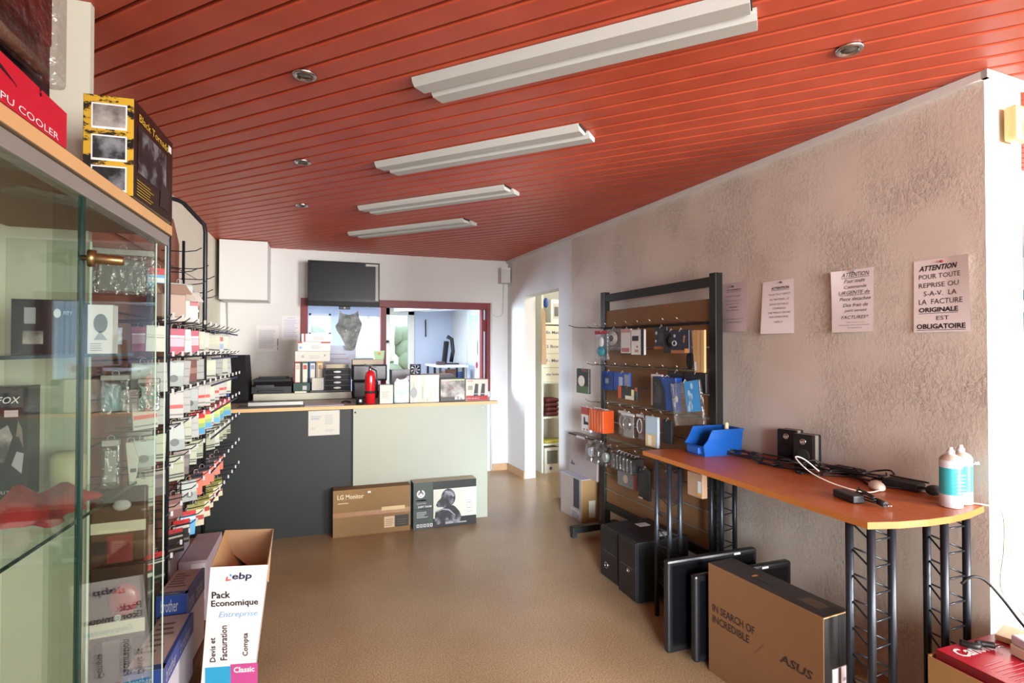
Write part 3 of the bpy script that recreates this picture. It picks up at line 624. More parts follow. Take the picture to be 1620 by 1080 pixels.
# cartons on the rack's base
def brother(b, w_, d_, h, txt='brother'):
    BB = mat('#27458f', 0.5); W, D = 2 * w_, 2 * d_
    ft = F_top(-w_, -d_, h); b.rect(ft, 0, 0, W, 0.035, BB); b.rect(ft, W - 0.012, 0, W, D, BB); b.lines(ft, W * 0.12, D * 0.3, W * 0.75, D * 0.9, 6, mat('#7c6560', 0.7), 0.5, 0.4)
    b.text(ft, txt, W * 0.2, 0.009, W * 0.72, 0.028, WHITE)
    fr = F_front(-w_, -d_, 0); b.rect(fr, 0, h * 0.72, W, h, BB); b.text(fr, txt, W * 0.15, h * 0.79, W * 0.7, h * 0.95, LGREY)
    fa = F_aisle(w_, -d_, 0); b.rect(fa, 0, h * 0.7, D, h, mat('#4c5796', 0.5)); b.text(fa, txt, D * 0.5, h * 0.75, D * 0.86, h * 0.95, LGREY); b.text(fa, txt, D * 0.06, h * 0.75, D * 0.36, h * 0.95, LGREY)
BX = mat('#bba59f', 0.7, var=0.08); SIDE = mat('#d2ced6', 0.7)
bxw('toner_carton', -0.62, -0.50, 2.18, 2.60, 0.15, 0.40, BX, {'+x': SIDE, '-y': SIDE}, 0.001, -0.02, brother, label='grey-lilac toner carton with a blue band, nearest on the rack base', cat='box')
bxw('toner_carton', -0.63, -0.515, 2.50 + 0.12, 2.90, 0.15, 0.475, BX, {'+x': SIDE, '-y': SIDE}, 0.001, -0.05, brother, label='taller toner carton with a blue front strip behind the nearest carton', cat='box')
def fin(b, w_, d_, h): b.rect(F_front(-w_, -d_, 0), w_ * 0.9, h * 0.35, w_ * 1.9, h * 0.95, mat('#c9c4c4', 0.7))
bxw('grey_carton', -0.655, -0.53, 3.08, 3.52, 0.15, 0.45, mat('#a99ca6', 0.7), bev=0.001, finish=fin, label='long grey carton with a white label on the middle of the rack base', cat='box')
bxw('tall_carton', -0.78, -0.66, 2.95, 3.35, 0.15, 0.51, mat('#8b8790', 0.7), {'-y': mat('#adada8', 0.7)}, 0.001, label='tall grey carton at the back of the rack base under the hooks', cat='box')
bxw('lilac_carton', -0.79, -0.69, 2.52, 2.92, 0.15, 0.42, mat('#8e7f82', 0.7), bev=0.001, label='lilac-grey carton standing behind the toner cartons on the rack base', cat='box')
m = MB(); m.box((-0.03, -0.01, 0), (0.03, 0.01, 0.17), mat('#4a3d35', 0.5), 0.003); m.prism([(-0.03, -0.012, 0.17), (0.03, -0.012, 0.17), (0.05, -0.02, 0.215), (0.0, -0.02, 0.195), (-0.035, -0.02, 0.225)], (0, 0.015, 0), mat('#b7ab86', 0.7))
m.build('torn_pack', loc=(-0.58, 3.72, 0.15), rz=0.4, label='dark pack with a torn cream top at the far end of the rack base', cat='package')
m = MB(); m.tube([(0.04 * math.cos(a * PI / 8), 0, 0.075 + 0.07 * math.sin(a * PI / 8)) for a in range(16)], 0.006, mat('#6d645c', 0.6), 8, True); m.build('cable_coil', loc=(-0.60, 3.60, 0.15), rz=0.3, label='grey cable coil standing beside the torn pack', cat='cable')

# the tall open carton in the aisle
P = [(-0.43, 2.30, 0), (-0.262, 2.265, 0), (-0.272, 2.66, 0), (-0.44, 2.70, 0), (-0.377, 2.259, 0.70), (-0.18, 2.215, 0.70), (-0.193, 2.65, 0.70), (-0.395, 2.70, 0.70)]
base = Vector((-0.34, 2.46, 0)); P = [Vector(p) - base for p in P]
EB = mat('#e9e2de', 0.5); INS = mat('#a57f54', 0.8); INS2 = mat('#b3926e', 0.8)
t0 = thing('software_carton', 'tall open white carton lettered Pack Economique standing in the aisle', 'box', tuple(base))
m = MB(); m.hexa(P, EB, {'+z': None})
c = sum(P, Vector()) / 8; Q = [Vector((p.x + (c.x - p.x) * 0.03, p.y + (c.y - p.y) * 0.015, max(p.z, 0.004))) for p in P]
for ix in ((0, 4, 5, 1), (1, 5, 6, 2), (2, 6, 7, 3), (3, 7, 4, 0)): m.face([Q[i] for i in ix], INS)
m.face([Q[i] for i in (0, 1, 2, 3)], INS)
for i, j in ((4, 5), (5, 6), (6, 7), (7, 4)): m.face([P[i], P[j], Q[j], Q[i]], CARDLT)
r_ = (P[5] - P[4]).normalized(); u_ = (P[4] - P[0]).normalized(); u_ = (u_ - r_ * u_.dot(r_)).normalized(); fr = (P[4], r_, u_, r_.cross(u_))
k = 0.197 / 91
def E(x0, yb, x1, yt): # from the printed face's own top corner, 1 unit = 2.2 mm
    return x0 * k, -yb * k, x1 * k, -yt * k
def put(s, x0, yb, x1, yt, mm, **kw): m.text(fr, s, *E(x0, yb, x1, yt), mm, 0.002, **kw)
put('ebp', 35, 26, 67, 11, NAVY, bold=0.02, shear=0.1)
m.poly(fr, [(24 * k, -25 * k), (33 * k, -24 * k), (33 * k, -22 * k), (27 * k, -22 * k), (29 * k, -17 * k), (25.5 * k, -18 * k)], mat('#d64a45', 0.5)); m.rect(fr, 31 * k, -17 * k, 34 * k, -13 * k, mat('#3f9bd0', 0.5), 0.0012)
put('Pack', 2, 54, 32, 42, INK, bold=0.02); put('Economique', 1, 71, 77, 57, INK, bold=0.02); put('Entreprise', 13, 90, 76, 77, mat('#7db4dd', 0.6), shear=0.3)
for s_, x0, x1, ya, yb in (('Devis et', -2, 7, 121, 163), ('Facturation', 15, 26, 101, 161), ('Compta', 51, 62, 116, 156)):
    m.text(fr, s_, x0 * k, -yb * k, x1 * k, -ya * k, INK, 0.002, turn=True, bold=0.015)
def strip(a, b, ya, yb, mm): m.rect(fr, a * k, -yb * k, b * k, -ya * k, mm, 0.0015)
strip(-10, 31, 172, 300, mat('#2f9cc6', 0.5)); strip(31, 75, 169, 300, mat('#bf4c8a', 0.5)); put('Classic', 36, 184, 70, 174, WHITE, bold=0.03)
m.build('carton_body', t0)
# inner flaps
m = MB(); m.face([Q[7], Q[6], Q[6] + Vector((0.0, -0.19, -0.16)), Q[7] + Vector((0.02, -0.10, -0.05))], INS2); m.face([Q[4], Q[7], Q[7] + Vector((0.08, -0.08, -0.12)), Q[4] + Vector((0.08, 0.05, -0.12))], CARDLT)
m.build('carton_flap', t0)

# ---------------------------------------------------------------- counter
cnt = thing('shop_counter', 'shop counter with a dark and a pale grey front panel and a wood-edged top', 'counter', (0.4, 5.0, 0))
def cp(m, n, **k):
    for v in m.bm.verts: v.co -= Vector((0.4, 5.0, 0))
    return m.build(n, cnt, **k)
cp(B((-0.93, 4.69, 0.0), (0.238, 4.715, 1.008), mat('#1d2423', 0.55, var=0.08)), 'dark_panel', label='dark slate front panel')
cp(B((0.258, 4.69, 0.0), (1.417, 4.715, 1.008), mat('#a3a898', 0.5, var=0.03)), 'pale_panel', label='pale grey-green front panel')
cp(B((0.238, 4.70, 0.0), (0.258, 4.72, 1.008), MATT), 'joint_strip')
m = B((-0.93, 4.655, 1.01), (1.50, 5.62, 1.036), mat('#a8a49b', 0.45), fm={'-y': OAK}); m.box((-0.93, 4.645, 1.01), (1.50, 4.656, 1.037), OAK); cp(m, 'counter_top')
cp(B((1.39, 4.72, 0), (1.415, 5.5, 1.008), LGREY), 'side_panel'); cp(B((-0.93, 4.72, 0), (-0.905, 5.5, 1.008), LGREY), 'side_panel')
for x in (0.275, 1.37):
    m = MB(); m.lathe([(0.007, 0), (0.007, 0.006), (0.004, 0.008)], (x, 4.69, 0.975), BLACK if x < 1 else CREAM, 10, (0, -1, 0)); cp(m, 'screw_cap')
fr0 = (lambda b, w_, d_: F_front(-w_, -d_, 0))
# notice taped to the front
m = B((-0.12, -0.001, -0.20), (0.12, 0.0005, 0.0), mat('#c3c1b6', 0.8, var=0.02)); fr = F_front(-0.12, -0.001, -0.20)
m.text(fr, 'Notre boutique', 0.02, 0.148, 0.10, 0.158, mat('#3f6d92', 0.7)); m.lines(fr, 0.02, 0.13, 0.095, 0.146, 2, mat('#4d7896', 0.7)); m.disc(fr, 0.04, 0.178, 0.012, mat('#9fcad4', 0.7), ry=0.006)
m.lines(fr, 0.125, 0.09, 0.2, 0.17, 6, mat('#9ba49f', 0.7)); m.lines(fr, 0.02, 0.05, 0.06, 0.07, 2, mat('#9ba49f', 0.7)); m.lines(fr, 0.13, 0.03, 0.21, 0.05, 2, mat('#9ba49f', 0.7))
m.build('counter_notice', loc=(0.03, 4.688, 1.0), rz=0.0, label='white notice sheet hanging from the counter edge over the dark panel', cat='notice')
# cartons leaning against the counter
def fin(b, w_, d_, h):
    fr = F_front(-w_, -d_, 0); W = 2 * w_; T = mat('#d8c9a8', 0.6)
    b.text(fr, 'LG Monitor', W * 0.055, h * 0.80, W * 0.39, h * 0.90, T, bold=0.02); b.lines(fr, W * 0.06, h * 0.71, W * 0.2, h * 0.75, 1, T, 0.1); b.rect(fr, W * 0.44, h * 0.90, W * 0.48, h * 0.94, WHITE)
    b.rect(fr, 0, h * 0.42, W, h * 0.52, mat('#9c7652', 0.18, var=0.1)); b.rect(fr, W * 0.62, h * 0.49, W * 0.93, h * 0.57, mat('#c4ad7c', 0.15, var=0.1), 0.0012)
    b.rect(fr, W * 0.655, h * 0.11, W * 0.79, h * 0.35, mat('#c9b290', 0.6)); b.lines(fr, W * 0.67, h * 0.15, W * 0.78, h * 0.32, 4, mat('#8f775a', 0.6)); b.rect(fr, W * 0.80, h * 0.11, W * 0.98, h * 0.36, mat('#27241c', 0.5)); b.lines(fr, W * 0.83, h * 0.16, W * 0.96, h * 0.31, 3, mat('#6a6250', 0.5), th=0.15)
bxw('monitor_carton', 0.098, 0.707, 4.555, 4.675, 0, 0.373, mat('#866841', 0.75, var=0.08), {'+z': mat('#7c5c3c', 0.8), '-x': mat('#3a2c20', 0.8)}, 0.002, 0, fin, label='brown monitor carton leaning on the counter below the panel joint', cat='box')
def fin(b, w_, d_, h):
    fr = F_front(-w_, -d_, 0); W = 2 * w_; G = mat('#36423b', 0.4); LT = mat('#c2c4b4', 0.5)
    b.rect(fr, 0, 0, W * 0.3, h, G); b.rect(fr, W * 0.31, h * 0.20, W, h * 0.83, LT)
    b.poly(fr, [(W * x, h * y) for x, y in ((0.33, 0.06), (0.72, 0.06), (0.76, 0.20), (0.72, 0.32), (0.66, 0.42), (0.62, 0.46), (0.50, 0.44), (0.44, 0.40), (0.34, 0.34), (0.33, 0.2))], PHOTO_DK, 0.0013)
    b.disc(fr, W * 0.545, h * 0.63, W * 0.115, PHOTO_DK, 0.0016, 28, h * 0.20); b.poly(fr, [(W * x, h * y) for x, y in ((0.45, 0.66), (0.37, 0.56), (0.35, 0.48), (0.38, 0.44), (0.47, 0.43), (0.55, 0.46), (0.52, 0.62))], PHOTO_DK, 0.0015)
    b.poly(fr, [(W * x, h * y) for x, y in ((0.50, 0.78), (0.58, 0.76), (0.64, 0.66), (0.63, 0.64), (0.57, 0.73), (0.49, 0.76))], GREY, 0.0019); b.poly(fr, [(W * x, h * y) for x, y in ((0.34, 0.36), (0.45, 0.41), (0.56, 0.38), (0.66, 0.24), (0.65, 0.23), (0.55, 0.35), (0.45, 0.38), (0.34, 0.33))], GREY, 0.0019)
    n = 20; cx, cy, R = W * 0.115, h * 0.76, 0.034   # ring emblem with a notch and an inner W
    b.poly(fr, [(cx + R * math.cos(a), cy + R * math.sin(a)) for a in [math.radians(108 + 324 * i / n) for i in range(n + 1)]] + [(cx + R * 0.62 * math.cos(a), cy + R * 0.62 * math.sin(a)) for a in [math.radians(108 + 324 * (n - i) / n) for i in range(n + 1)]], WHITE)
    b.poly(fr, [(cx - 0.018, cy - 0.024), (cx - 0.008, cy + 0.014), (cx, cy - 0.004), (cx + 0.008, cy + 0.014), (cx + 0.018, cy - 0.024), (cx + 0.006, cy - 0.02), (cx, cy - 0.012), (cx - 0.006, cy - 0.02)], WHITE)
    b.rect(fr, W * 0.05, h * 0.61, W * 0.19, h * 0.635, LGREY); b.text(fr, 'QUATTRO', W * 0.05, h * 0.53, W * 0.2, h * 0.57, LGREY); b.text(fr, 'SHIFT TAURI', W * 0.07, h * 0.46, W * 0.28, h * 0.50, WHITE, bold=0.02)
    b.rect(fr, W * 0.045, h * 0.425, W * 0.29, h * 0.432, LGREY); b.lines(fr, W * 0.05, h * 0.25, W * 0.24, h * 0.39, 4, LGREY, 0.4)
    for i in range(5): b.rect(fr, W * (0.05 + 0.052 * i), h * 0.04, W * (0.09 + 0.052 * i), h * 0.11, LGREY, 0.0012); b.disc(fr, W * (0.07 + 0.052 * i), h * 0.075, 0.006, G, 0.0016, 8)
    b.rect(fr, W * 0.5, h * 0.06, W * 0.62, h * 0.11, GREY, 0.0018); b.rect(fr, W * 0.70, h * 0.06, W * 0.84, h * 0.09, GREY, 0.0018)
    for (u0, v0, u1, v1) in ((0.84, 0.28, 0.845, 0.54), (0.93, 0.28, 0.935, 0.54), (0.84, 0.535, 0.935, 0.545), (0.84, 0.275, 0.935, 0.285), (0.86, 0.36, 0.91, 0.38), (0.86, 0.48, 0.91, 0.50)): b.rect(fr, W * u0, h * v0, W * u1, h * v1, GREY, 0.0014)
bxw('chair_carton', 0.732, 1.272, 4.54, 4.68, 0, 0.385, mat('#141613', 0.45), {'+z': mat('#b3a58f', 0.5)}, 0.002, 0.0, fin, label='black carton with a helmet picture and ring emblem leaning on the pale panel', cat='box')

# on the counter edge
ext = thing('fire_extinguisher', 'red fire extinguisher standing on the counter edge', 'fire extinguisher', (0.397, 4.745, 1.037))
m = MB(); m.lathe([(0.036, 0), (0.044, 0.006), (0.044, 0.235), (0.038, 0.262), (0.020, 0.278), (0.014, 0.283)], (0, 0, 0), mat('#c01822', 0.22, coat=0.5), 28); m.build('cylinder', ext)
m = MB(); m.lathe([(0.015, 0.28), (0.015, 0.302), (0.011, 0.304), (0.011, 0.318)], (0, 0, 0), CHROME, 16); m.build('valve', ext)
m = MB(); m.prism([(-0.052, -0.008, 0.322), (0.05, -0.008, 0.312), (0.05, -0.008, 0.305), (-0.01, -0.008, 0.308), (-0.052, -0.008, 0.314)], (0, 0.016, 0), BLACK); m.prism([(-0.05, -0.008, 0.338), (0.02, -0.008, 0.326), (0.02, -0.008, 0.32), (-0.05, -0.008, 0.33)], (0, 0.016, 0), BLACK); m.build('handle', ext)
m = MB(); m.tube([(0.012, 0, 0.30), (0.05, -0.01, 0.28), (0.056, -0.012, 0.2), (0.05, -0.014, 0.12)], 0.006, BLACK, 8); m.build('hose', ext)
m = MB(); m.lathe([(0.0445, 0.09), (0.0448, 0.11)], (0, 0, 0), MATT, 28); m.build('band', ext)
m = MB(); m.lathe([(0.03, 0), (0.036, 0.01), (0.034, 0.045), (0.028, 0.055), (0.015, 0.056)], (0, 0, 0), BLACK, 20); m.box((-0.012, -0.038, 0.02), (0.012, -0.03, 0.045), mat('#a9b6ae', 0.4), 0.002)
m.build('desk_gadget', loc=(0.315, 4.73, 1.037), label='small round black gadget beside the fire extinguisher', cat='gadget')
def plain(nm, x0, x1, y0, z0, z1, dep, m, lab, fm=None, finish=None, cat='box', rz=0.0): return bxw(nm, x0, x1, y0, y0 + dep, z0, z1, m, fm, 0.0015, rz, finish, label=lab, cat=cat)
Z0 = 1.0372
plain('white_carton', 0.475, 0.585, 4.72, Z0, 1.195, 0.12, mat('#cfcabf', 0.6), 'small off-white carton beside the fire extinguisher', {'-x': mat('#5a2b2e', 0.6)}, lambda b, w_, d_, h: b.lines(F_front(-w_, -d_, 0), w_ * 0.3, h * 0.3, w_ * 1.6, h * 0.7, 4, mat('#a8a49a', 0.6)))
m = B((-0.065, -0.035, 0), (0.065, 0.035, 0.185), PHOTO_AQ, 0.012); m.prism([(-0.06, -0.03, 0.18), (0.062, -0.03, 0.18), (0.064, -0.03, 0.235), (0.03, -0.03, 0.205), (-0.02, -0.03, 0.20), (-0.035, -0.03, 0.215)], (0, 0.05, 0), CLEAR)
m.build('aqua_bag', loc=(0.66, 4.76, Z0), label='pale aqua plastic pack with a crumpled top on the counter', cat='package')
def fin(b, w_, d_, h):
    fr = F_front(-w_, -d_, 0); b.rect(fr, 0.004, 0.004, 2 * w_ - 0.004, h - 0.004, CRINKLE)
    b.disc(fr, w_ * 0.25, h * 0.36, 0.03, mat('#8d9492', 0.2), 0.0012, ry=0.045)
wrapb = plain('wrapped_carton', 0.731, 0.985, 4.725, Z0, 1.275, 0.26, mat('#cfcfbe', 0.2), 'square carton in crinkled clear wrap on the counter', {'+x': MATT, '+z': WHITE}, fin)
def fin(b, w_, d_, h):
    fr = F_front(-w_, -d_, 0); W = 2 * w_; b.rect(fr, 0.003, 0.003, W - 0.003, h - 0.003, PHOTO_GR); b.text(fr, 'CHAMELEON', W * 0.05, h * 0.84, W * 0.4, h * 0.91, mat('#b5433f', 0.5)); b.text(fr, 'AIR', W * 0.32, h * 0.53, W * 0.5, h * 0.62, mat('#b0544c', 0.5))
    b.rect(fr, W * 0.35, h * 0.93, W * 0.98, h * 0.985, mat('#c2cf96', 0.5), 0.0012); b.rect(fr, 0.003, 0.003, W - 0.003, h * 0.2, mat('#26221f', 0.4), 0.0012)
    for i in range(3): b.rect(fr, W * (0.58 + 0.14 * i), h * 0.07, W * (0.69 + 0.14 * i), h * 0.19, LGREY, 0.0016)
    b.poly(fr, [(W * 0.7, h * 0.25), (W * 0.98, h * 0.06), (W * 0.98, h * 0.18), (W * 0.8, h * 0.33)], WHITE, 0.002)
plain('headset_carton', 0.997, 1.222, 4.735, Z0, 1.235, 0.2, mat('#3a3633', 0.4), 'grey and black headset carton beside the wrapped carton', None, fin)
def fin(b, w_, d_, h):
    fr = F_front(-w_, -d_, 0); W = 2 * w_; b.rect(fr, 0.003, 0.003, W - 0.003, h - 0.003, mat('#cfc7b8', 0.5)); b.rect(fr, 0.003, 0.003, W - 0.003, h * 0.24, RED, 0.0012); b.text(fr, 'mini speakers', W * 0.06, h * 0.07, W * 0.6, h * 0.14, WHITE)
    for x in (0.34, 0.64): b.poly(fr, [(W * x, h * 0.18), (W * (x + 0.2), h * 0.22), (W * (x + 0.22), h * 0.78), (W * (x + 0.08), h * 0.8)], mat('#24272a', 0.4), 0.0016); b.rect(fr, W * (x + 0.03), h * 0.3, W * (x + 0.2), h * 0.33, LGREY, 0.002)
    b.text(fr, 'SPEAKERS', W * 0.08, h * 0.89, W * 0.32, h * 0.95, RED, bold=0.02); b.rect(fr, W * 0.1, h * 0.5, W * 0.3, h * 0.7, mat('#97917f', 0.5), 0.0012)
plain('speaker_box', 1.228, 1.437, 4.735, Z0, 1.228, 0.15, mat('#c9c0ae', 0.5), 'cream and red speaker carton at the end of the row on the counter', None, fin)
m = B((-0.055, 0, 0), (0.055, 0.0008, 0.07), WHITE); o = None
m = MB(); m.prism([(1.44, 4.70, 1.037), (1.50, 4.70, 1.037), (1.445, 4.70, 1.065)], (0, 0.1, 0), WHITE); m.build('paper_wedge', label='folded white paper at the very end of the counter', cat='paper')
# case fan on the wrapped carton
fan = thing('case_fan', 'small black square cooling fan standing on the wrapped carton', 'fan', (0.787, 4.79, 1.2755))
m = MB(); n = 24; W = 0.046
out = [(-W, 0), (W, 0), (W, 2 * W), (-W, 2 * W)]
for i in range(n):
    def sq(a):
        c, s_ = math.cos(a), math.sin(a); k_ = W / max(abs(c), abs(s_)); return (c * k_, W + s_ * k_)
    a0, a1 = 2 * PI * i / n, 2 * PI * (i + 1) / n; r_ = 0.042
    p = [(*sq(a0),), (*sq(a1),), (r_ * math.cos(a1), W + r_ * math.sin(a1)), (r_ * math.cos(a0), W + r_ * math.sin(a0))]
    for y in (-0.012, 0.012): m.face([(x, y, z) for x, z in (p if y < 0 else p[::-1])], MATT)
    m.face([(p[0][0], -0.012, p[0][1]), (p[0][0], 0.012, p[0][1]), (p[1][0], 0.012, p[1][1]), (p[1][0], -0.012, p[1][1])], MATT)
    m.face([(p[2][0], -0.012, p[2][1]), (p[2][0], 0.012, p[2][1]), (p[3][0], 0.012, p[3][1]), (p[3][0], -0.012, p[3][1])], MATT)
m.build('fan_frame', fan)
m = MB(); m.lathe([(0.016, -0.01), (0.016, 0.01)], (0, 0, W), BLACK, 16, (0, 1, 0)); m.build('hub', fan)
for i in range(7):
    a = 2 * PI * i / 7; m = MB()
    P_ = []
    for r_, da, y in ((0.016, -0.2, -0.008), (0.040, 0.15, -0.008), (0.040, 0.62, 0.006), (0.016, 0.35, 0.006)): P_.append((r_ * math.cos(a + da), y, W + r_ * math.sin(a + da)))
    m.prism(P_, (0, 0.0015, 0), BLACK); m.build('blade', fan)
# paper tray and papers on the counter top
m = B((-0.62, 4.70, Z0), (-0.15, 4.92, Z0 + 0.004), DGREY); m.box((-0.55, 4.82, Z0), (-0.13, 4.86, Z0 + 0.035), mat('#b9b7ae', 0.35, 0.5), 0.004); m.build('desk_mat_ruler', label='grey desk tray with a bright metal bar on the counter', cat='tray')
m = B((-0.15, -0.105, 0), (0.15, 0.105, 0.003), mat('#d3cfe0', 0.8)); m.build('paper_sheet', loc=(0.03, 4.80, Z0), rz=0.03, label='pale lilac paper lying flat on the counter', cat='paper')
m = MB(); m.tube([(-0.03, 0, 0.008), (0, 0.01, 0.018), (0.03, 0, 0.012), (0.045, -0.01, 0.008)], 0.008, BLACK, 8); m.build('pen_clip', loc=(0.20, 4.86, Z0), label='small black clip lying on the papers', cat='clip')

# behind the counter: raised shelf with office things
SH = 1.1
m = B((-0.56, 5.30, 1.04), (0.275, 5.72, SH), mat('#b5b5a3', 0.5), 0.003); m.build('desk_shelf', loc=(0, 0, 0), label='pale grey raised shelf on the back of the counter', cat='shelf')
t0 = thing('computer_tower', 'tall black computer tower behind the hanging packs at the counter', 'computer', (-0.70, 5.3, 1.037))
m = MB(); m.hexa([(-0.10, -0.12, 0), (0.11, -0.12, 0), (0.11, 0.28, 0), (-0.10, 0.28, 0), (-0.10, -0.10, 0.41), (0.082, -0.10, 0.41), (0.082, 0.28, 0.41), (-0.10, 0.28, 0.41)], mat('#08080a', 0.6, spec=0.2)); m.build('case', t0)
m = MB(); m.blob((-0.045, -0.117, 0.07), (0.012, 0.006, 0.018), mat('#2458b0', 0.3)); m.build('power_button', t0, label='blue power button')
t0 = thing('printer', 'flat black printer on the raised shelf beside the binders', 'printer', (-0.414, 5.52, SH + 0.0005))
m = MB(); m.prism([(-0.165, -0.17, 0), (-0.165, -0.17, 0.06), (-0.15, -0.14, 0.10), (-0.15, 0.17, 0.10), (-0.165, 0.17, 0)], (0.33, 0, 0), BLACK); m.build('printer_body', t0)
m = B((-0.16, -0.15, 0.101), (0.16, 0.17, 0.128), MATT, 0.006); m.build('scanner_lid', t0)
m = B((-0.11, -0.20, 0.012), (0.11, -0.168, 0.028), mat('#2a2a2c', 0.4), 0.004); m.build('paper_tray', t0)
m = B((-0.13, -0.171, 0.05), (0.02, -0.166, 0.075), mat('#3c3f45', 0.2)); m.build('control_panel', t0)
m = MB(); m.prism([(-0.14, 0, 0), (0.12, 0.02, 0), (0.10, -0.14, 0), (-0.12, -0.12, 0)], (0, 0, 0.016), MATT); m.build('folder', loc=(-0.40, 5.55, SH + 0.129), label='black folder lying on the printer lid', cat='folder')
def binder(x, col, lab, spine):
    t0 = thing('ring_binder', lab, 'binder', (x, 5.62, SH + 0.0005), 0, None)
    B((-0.031, -0.15, 0), (0.031, 0.13, 0.281), mat(col, 0.5), 0.002).build('cover', t0)
    m = B((-0.018, -0.153, 0.09), (0.022, -0.150, 0.265), mat('#d9d6c8', 0.6)); m.rect(F_front(-0.018, -0.153, 0.09), 0.005, 0.12, 0.035, 0.16, wht(spine)); m.build('spine_label', t0)
for x, col, lab, sp in ((-0.203, '#7b2127', 'dark red ring binder with a white spine label', '#bdb5a8'), (-0.138, '#1d5540', 'green ring binder with a red-topped spine label', '#b5453d'), (-0.072, '#27437f', 'blue ring binder with a pale spine label', '#8a90a8'), (-0.006, '#b98a2c', 'mustard ring binder at the end of the row', '#a5875a')): binder(x, col, lab, sp)
plain('green_box', -0.235, -0.09, 5.40, SH + 0.0005, 1.185, 0.06, mat('#173f35', 0.5), 'low dark green box in front of the binders', None, lambda b, w_, d_, h: b.rect(F_front(-w_, -d_, 0), w_ * 1.1, h * 0.25, w_ * 1.6, h * 0.7, LGREY), 'box')
plain('note_block', -0.075, 0.025, 5.38, SH + 0.0005, 1.23, 0.06, mat('#c7c3b6', 0.7), 'pale note block standing in front of the blue binder', None, None, 'note block')
m = B((-0.05, -0.02, 0), (0.05, 0.02, 0.014), mat('#d4d0b6', 0.6)); m.build('label_strip', loc=(-0.17, 5.345, SH + 0.0005), label='short cream strip lying at the front of the raised shelf', cat='strip')
m = B((-0.08, -0.015, 0), (0.08, 0.015, 0.018), DGREY, 0.005); m.build('stapler', loc=(-0.01, 5.345, SH + 0.0005), label='flat dark stapler lying in front of the note block', cat='stapler')
for i, (x0, x1, z0, z1, lab, c) in enumerate(((-0.225, 0.085, 1.382, 1.478, 'white carton lying on the binders, lowest of three', '#d3d0c6'), (-0.20, 0.09, 1.479, 1.568, 'white carton with a red edge, middle of three above the binders', '#dcd9d6'), (-0.17, 0.10, 1.569, 1.645, 'white carton with red ends, topmost of three above the binders', '#e2dedb'))):
    def fin(b, w_, d_, h, i=i):
        fr = F_front(-w_, -d_, 0); W = 2 * w_
        b.lines(fr, W * 0.4, h * 0.3, W * 0.75, h * 0.7, 3, mat('#b4aeaa', 0.6)); 
        if i: b.rect(fr, W * 0.7 if i == 1 else W * 0.08, h * 0.86 if i == 1 else 0, W if i == 1 else W * 0.13, h if i == 1 else h, RED)
        if i == 1: b.rect(fr, 0, h * 0.86, W * 0.12, h, RED); b.disc(fr, W * 0.08, h * 0.4, 0.012, mat('#7bb0d8', 0.5))
        if i == 0: b.disc(fr, W * 0.22, h * 0.5, 0.014, mat('#b8a9a6', 0.6)); b.disc(fr, W * 0.85, h * 0.6, 0.01, mat('#9aa0a6', 0.6))
    plain('white_box', x0, x1, 5.49, z0, z1, 0.24, mat(c, 0.6), lab, None, fin)
t0 = thing('drawer_unit', 'black desktop unit of four small drawers with white labels', 'drawer unit', (0.155, 5.50, SH + 0.0005))
B((-0.125, -0.12, 0), (0.12, 0.18, 0.215), BLACK, 0.004).build('housing', t0)
for i in range(4):
    z = 0.012 + 0.05 * i; d_ = B((-0.115, -0.128, z), (0.11, -0.12, z + 0.044), MATT, 0.002).build('drawer', t0); m = MB(); m.disc(F_front(-0.005, -0.1285, z + 0.024), 0, 0, 0.034, WHITE, ry=0.009); m.build('label_plate', d_)
plain('beige_carton', 0.05, 0.26, 5.46, 1.3165, 1.355, 0.18, mat('#b7ae92', 0.6), 'flat beige carton on top of the drawer unit', None, lambda b, w_, d_, h: b.rect(F_front(-w_, -d_, 0), w_ * 1.7, h * 0.2, w_ * 1.95, h * 0.85, mat('#4f8a94', 0.5)))
for i, (z0, z1, x0, x1, lab) in enumerate(((1.037, 1.195, 0.29, 0.52, 'dark grey monitor standing low behind the fire extinguisher'), (1.20, 1.352, 0.285, 0.60, 'wide dark monitor stacked above the low one behind the fire extinguisher'))):
    t0 = thing('monitor', lab, 'monitor', ((x0 + x1) / 2, 5.30, z0)); w_, h = (x1 - x0) / 2, z1 - z0
    B((-w_, 0, 0), (w_, 0.24, h), MATT, 0.008).build('case', t0)
    m = MB(); m.rect(F_front(-w_, 0, 0), 0.014, 0.016, 2 * w_ - 0.014, h - 0.014, mat('#4b4b4b' if i else '#5a5d62', 0.25, var=0.3, scale=6)); m.build('screen', t0)
plain('top_carton', 0.285, 0.57, 5.33, 1.353, 1.40, 0.18, mat('#b9ab98', 0.6), 'long beige carton lying on the stacked monitors')
m = MB(); m.prism([(-0.045, 0, 0), (0.04, 0, 0), (0.05, 0.01, 0.085), (-0.055, 0.01, 0.08)], (0, 0.004, 0), mat('#a9cf9f', 0.6)); m.disc(F_front(-0.045, 0, 0), 0.045, 0.055, 0.014, mat('#dd8a3c', 0.5), 0.002); m.build('green_card', loc=(0.535, 5.36, 1.4005), label='pale green card with an orange dot on the long carton', cat='card')
m = MB(); m.prism([(-0.12, 0.0, 0), (0.05, 0.0, 0), (0.07, 0.1, 0), (-0.05, 0.1, 0)], (0, 0, 0.012), mat('#4c5f74', 0.4)); m.build('grey_folder', loc=(0.42, 5.38, 1.4005), label='small slate folder lying on the long carton', cat='folder')
m = MB(); m.blob((0, 0, 0.07), (0.03, 0.03, 0.03), BLACK); m.lathe([(0.03, 0), (0.012, 0.012), (0.01, 0.06)], (0, 0, 0), BLACK, 14); m.build('webcam', loc=(0.607, 5.27, 1.037), label='round black webcam beside the stacked monitors', cat='webcam')
